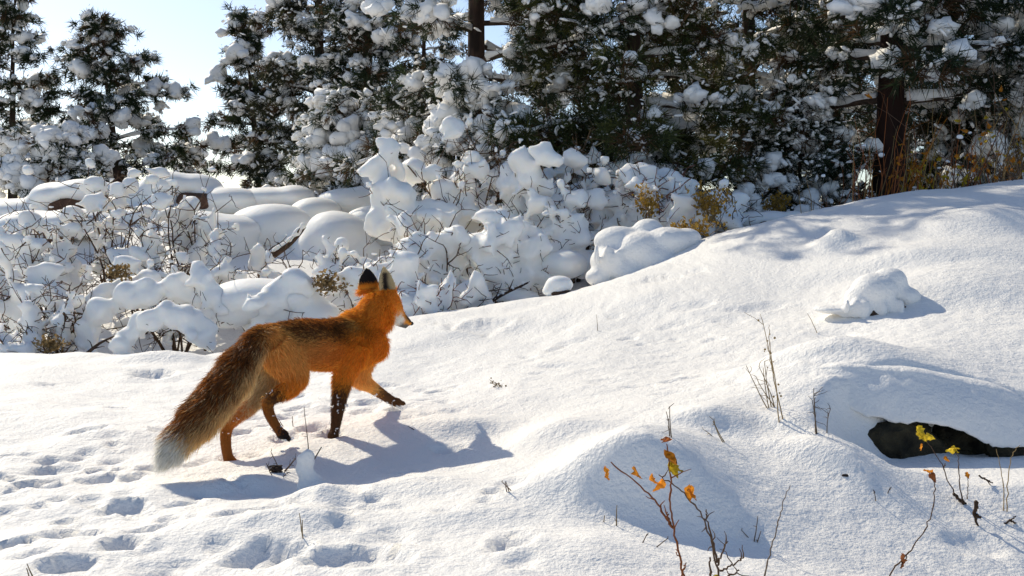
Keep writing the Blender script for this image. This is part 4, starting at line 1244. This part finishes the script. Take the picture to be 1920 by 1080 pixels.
sprig('tiny sprig with an orange leaf right of the yellow leaf pair', 2.5, [[(1812, 940), (1815, 915), (1814, 895)]], [(1812, 886, .018, ORANGE * .8, 4, 12)], 309, .0018)
sprig('straw coloured stalks rising before the overhung boulder', 2.45, [[(1882, 960), (1880, 900), (1868, 842)], [(1888, 960), (1890, 890), (1900, 850), (1912, 835)]], [], 310, .002, col=STRAW)
for lab, pts, Y, r in (('knobbly dark twig stub frozen in the snow by the yellow sprig', [(1788, 925), (1800, 938), (1810, 950)], 2.48, .006), ('thick dark stub poking from the snow lip', [(1832, 940), (1828, 965), (1834, 988)], 2.4, .007),
                       ('small forked black twig at the picture edge', [(1880, 985), (1893, 975), (1905, 968)], 2.35, .004), ('curled black twig tip above the snow lip', [(1835, 893), (1850, 900), (1858, 910)], 2.5, .0035)):
    sprig(lab, Y, [[(q[0], q[1]) for q in pts], [pts[1], (pts[1][0] + 12, pts[1][1] + 6)]], [], 311 + len(lab), r, col=DUN * .5, name='twig_stub', cat='twig', group='dark twig stubs in the snow')


def forb(label, u, v, h_px, seed, n=1, lean=0.0, col=GREY, r=.0018, seedy=0, fan=.12, name='dry_weed', group='dry weeds sticking out of the snow', branches=3):
    rs = np.random.RandomState(seed)
    b = gpt(u, v, -.02)
    h = h_px / F * b[1]
    t = thing(name, b, label, 'weed', group)
    for i in range(n):
        d = np.array([lean + rs.normal() * fan, rs.normal() * fan, 1.0])
        C = wander(b + np.array([rs.normal() * .01 * (n > 1), rs.normal() * .01 * (n > 1), 0]), d, (h + .02) * (rs.uniform(.6, 1.0) if i else 1), 7, rs, .06)
        m = MB(); V, fs = tube(C, np.linspace(r, r * .5, 8), 5); m.add(V, fs, np.tile(col, (len(V), 1)))
        for _ in range(branches):
            k = rs.randint(3, 8)
            V, fs = tube(wander(C[k], rs.normal(size=3) + np.array([lean, 0, .9]), h * rs.uniform(.1, .3), 4, rs, .2), np.linspace(r * .6, r * .3, 5), 4, False)
            m.add(V, fs, np.tile(col, (len(V), 1)))
        for _ in range(seedy):
            k = rs.randint(2, 8)
            V, Fc = ICO1
            p = C[k] + rs.normal(size=3) * .008
            m.add(V * rs.uniform(.0015, .0035) + p, Fc, np.tile(col * 1.1, (len(V), 1)))
        m.build('stem', M_STALK, t)
    return t


forb('tall pale weed with drooping tip on the open slope', 1468, 780, 178, 321, 2, -.12, STRAW * .9, branches=4, seedy=6)
forb('bushy dry weed at the foot of the tall pale weed', 1450, 765, 95, 322, 5, -.25, STRAW * .7, fan=.3)
forb('grey tangled weed on the lip of the snow slab', 1535, 815, 90, 323, 4, -.1, GREY * .7, fan=.25, branches=5)
forb('thin weed standing on the shaded mound', 1262, 820, 62, 324, 2, -.15, GREY * .8, branches=4)
forb('flattened straw weed leaning over behind the mound', 1360, 830, 50, 325, 3, -1.2, STRAW * .7, fan=.3)
forb('single thin stem standing before the fox belly', 578, 850, 90, 326, 1, -.12, GREY * .8, branches=1)
forb('leaning sprig with beaded seeds lying on the sunny slope', 955, 722, 30, 327, 2, -2.2, STRAW * .6, seedy=16, branches=5)
forb('fine bent stalk flat on the sunny slope', 905, 735, 14, 328, 2, -3.0, STRAW * .6, branches=0)
forb('short dry tuft at the tip of the fox shadow', 968, 918, 22, 329, 3, .1, DUN, fan=.35, branches=1)
forb('spiky little weed beside the snow stalk', 520, 888, 45, 330, 5, .2, DUN, fan=.5, branches=3)
forb('two fine stems in the near snow below the snow stalk', 570, 1025, 62, 331, 2, -.2, STRAW * .7, branches=0)
forb('tiny weed at the bottom of the near snow', 65, 1078, 26, 332, 2, -.4, STRAW * .6, branches=0)
forb('forked twig tip in the near snow left of the leafy twigs', 1218, 1022, 32, 333, 2, .2, DUN, fan=.5, branches=1)
forb('thin double stem left of the leafy twigs', 1148, 985, 40, 334, 2, 0, STRAW * .6, branches=1)
forb('tiny black twig on the shaded slope', 1645, 940, 30, 335, 3, .1, DUN * .5, fan=.4, branches=2)
forb('bent dead stem near the crooked bare stem', 1425, 1020, 55, 336, 3, -.2, GREY * .8, fan=.3, branches=1)
forb('lone hair thin stem below the snow capped hummock', 1535, 625, 42, 337, 1, -.1, STRAW * .7, branches=0)
forb('little hooked stalk on the sunlit slope', 1122, 620, 28, 338, 1, -.1, STRAW * .5, branches=1)
forb('small dark stick over the fox shadow', 790, 800, 18, 339, 2, -1.4, DUN * .6, branches=1)
forb('faint weed beside the fox lifted paw', 545, 800, 34, 340, 3, .2, GREY * .9, fan=.5, branches=2)

# the snow covered stalk by the fox
bs = gpt(590, 935)
t = thing('snow_stalk', bs, 'upright finger of snow on a dead stem beside the fox', 'snow stalk')
rs = np.random.RandomState(350); m = MB()
for (u, v, r) in ((574, 862, .024), (571, 878, .023), (576, 894, .026), (582, 910, .034), (588, 925, .044), (600, 938, .055), (577, 855, .018), (586, 945, .06)):
    ell(m, P(u, v, 2.93), (r, r * 1.1, r), rs, .12)
V, fs = fuse(m, .006, 3, .5)
MB().add(V, fs).build('snow_sleeve', M_SNOW, t)
V, fs = tube(np.array([P(u, v, 2.935) for (u, v) in ((596, 945), (585, 905), (575, 870), (590, 860), (603, 838))]), np.linspace(.004, .0015, 5), 5)
MB().add(V, fs, np.tile(GREY, (len(V), 1))).build('stem', M_STALK, t)

# a pine cone lying by the stalk
b = gpt(517, 885)
t = thing('pine_cone', b, 'dark pine cone lying on the lit snow near the fox hind foot', 'pine cone')
rs = np.random.RandomState(351); m = MB()
ell(m, b + np.array([0, 0, .008]), (.016, .012, .009), rs, .2)
m.build('core', M_DARK, t)
m = MB()
for i in range(34):
    a = i * 2.4; f = i / 34.
    p = b + np.array([(f - .5) * .034, math.cos(a) * .013 * math.sin(math.pi * (f * .8 + .1)), .008 + math.sin(a) * .010])
    V, Fc = ICO1
    m.add(V * np.array([.005, .004, .002]) + p, Fc)
o = m.build('scales', M_DARK, t); o['kind'] = 'stuff'
b = gpt(1592, 893)
V, Fc = lumpy(ICO2, rs, .25)
tag(MB().add(V * np.array([.018, .008, .006]) + b, Fc).build('bark_chip', M_DARK, smooth=False), 'black chip of bark lying on the shaded snow slope', 'bark')


# ---------------------------------------------------------------- grass and brush along the crest
def clump(label, u, Y, h, seed, n=26, fan=.22, cols=(STRAW, RUSTY), r=.0032, name='grass_clump', cat='grass clump', group='dry grass along the crest', dx=.12, leaves=0, vb=None, sub=2):
    rs = np.random.RandomState(seed)
    Y = Y - .35; h = h * 1.2; n = int(n * .62); fan = fan * 1.25
    b = P(u, 400, Y); b[2] = float(gz(b[0], b[1])[0]) - .03
    t = thing(name, b, label, cat, group)
    m = MB()
    for i in range(n):
        p = b + np.array([rs.normal() * dx, rs.normal() * .08, 0])
        p[2] = float(bgz(p[0], p[1])) - .03
        L = h * (rs.uniform(.2, .55) if rs.rand() < .6 else rs.uniform(.55, 1.15))
        C = wander(p, np.array([rs.normal() * fan, rs.normal() * fan, 1]), L, 6, rs, .09, -.015)
        c = cols[rs.randint(len(cols))] * rs.uniform(.5, 1.3)
        V, fs = tube(C, np.linspace(r, r * .4, 7), 4, False); m.add(V, fs, np.tile(c, (len(V), 1)))
        for _ in range(rs.randint(0, sub + 1)):
            k = rs.randint(2, 7)
            V, fs = tube(wander(C[k], rs.normal(size=3) * .7 + np.array([0, 0, .6]), L * rs.uniform(.1, .3), 4, rs, .25), np.linspace(r * .6, r * .3, 5), 3, False)
            m.add(V, fs, np.tile(c, (len(V), 1)))
        if leaves and rs.rand() < leaves:
            for _ in range(3):
                k = rs.randint(2, 7)
                V, q, Cc = leaf_mesh(rs, C[k] + rs.normal(size=3) * .02, rs.uniform(.025, .05), rs.normal(size=3), (ORANGE * .6 if rs.rand() < .6 else YELLOW * .6))
                m.add(V, q, Cc)
    o = m.build('stalks', M_STALK, t); o['kind'] = 'stuff'
    m = MB(); k = 0
    for _ in range(max(2, n // 12)):
        p = b + np.array([rs.normal() * dx * 1.3, rs.normal() * .1, rs.uniform(.1, .9) * h * .8])
        ell(m, p, np.array([1, 1, .7]) * rs.uniform(.012, .03), rs, .2, ICO1)
    o = m.build('snow_bits', M_LUMP, t); o['kind'] = 'stuff'
    return t


clump('first thin tuft of straw stalks where the crest meets the young pine', 1560, 7.9, .34, 401, 20)
clump('tall rusty grass stalks standing against the thick red trunk', 1630, 7.9, .72, 402, 34, .10, (RUSTY, STRAW, RUSTY))
clump('dense orange grass at the foot of the thick red trunk', 1680, 7.9, .48, 403, 40, .2, (RUSTY, ORANGE * .5, STRAW))
clump('golden leafed brush just past the thick red trunk', 1722, 8.0, .42, 404, 34, .25, (RUSTY, YELLOW * .5, STRAW), leaves=.7)
clump('pale straw stalks bending over the crest past the golden brush', 1770, 8.0, .50, 405, 36, .28, (STRAW, RUSTY, GREY))
clump('rust and orange leafed brush in the middle of the crest', 1815, 8.0, .45, 406, 34, .3, (RUSTY, GREY, DUN), leaves=.5)
clump('dark arching brush before the edge of the picture', 1860, 8.0, .62, 407, 40, .4, (DUN, GREY, STRAW), leaves=.25)
clump('tall tangle of brown stems at the edge of the picture', 1905, 7.9, .75, 408, 44, .4, (DUN, DUN, GREY, STRAW), leaves=.35)
clump('thin tall stalks high in front of the dim dark pine', 1750, 8.6, .95, 409, 24, .16, (DUN, STRAW, GREY))
clump('sparse long stalks behind the dark arching brush', 1850, 8.8, .95, 410, 30, .3, (DUN, GREY))


def rabbitbrush(label, u, v, Y, h, w, seed, n=26, tint=(.60, .37, .07)):
    rs = np.random.RandomState(seed)
    b = P(u, v, Y)
    t = thing('rabbitbrush', b - np.array([0, 0, .03]), label, 'flower', 'yellow flowering bushes')
    m = MB(); fl = MB()
    for i in range(n):
        C = wander(b + rs.normal(size=3) * np.array([w * .3, w * .3, 0]), np.array([rs.normal() * w / h, rs.normal() * .6 * w / h, 1]), h * rs.uniform(.6, 1), 5, rs, .12)
        V, fs = tube(C, np.linspace(.0025, .0012, 6), 3, False); m.add(V, fs, np.tile(STRAW * rs.uniform(.5, .9), (len(V), 1)))
        for _ in range(9):
            p = C[rs.randint(2, 6)] + rs.normal(size=3) * .022
            V, q, Cc = leaf_mesh(rs, p, rs.uniform(.018, .032), rs.normal(size=3) + np.array([0, 0, .6]), np.array(tint) * rs.uniform(.45, .95))
            fl.add(V, q, Cc)
    o = m.build('stems', M_STALK, t); o['kind'] = 'stuff'
    o = fl.build('flowers', M_LEAF, t); o['kind'] = 'stuff'


rabbitbrush('bright yellow flower bush on the crest beside the snow loaf', 1335, 418, 7.3, .26, .10, 421, 30)
rabbitbrush('yellow flower spray in front of the rusty seed heads', 1215, 415, 7.5, .24, .06, 422, 18)
rabbitbrush('yellow green bush at the foot of the shaded pines', 1455, 400, 8.4, .16, .08, 423, 24)
rabbitbrush('low olive sprays lying over the snow below the bright yellow bush', 1300, 440, 6.95, .10, .16, 424, 26)
rabbitbrush('pale yellow sprigs behind the fox back beside its ears', 610, 545, 6.7, .10, .08, 425, 20, tint=(.42, .29, .13))
rabbitbrush('yellow flowers at the edge of the picture high on the crest', 1912, 335, 7.9, .26, .08, 426, 20)
rabbitbrush('dried golden tuft poking from the snow beside the lower arched bough', 95, 655, 6.35, .07, .05, 427, 16, tint=(.42, .29, .13))
rabbitbrush('straw gold tuft under the snow behind the upper arched bough', 222, 520, 7.0, .08, .06, 428, 16, tint=(.42, .29, .13))
print('done')
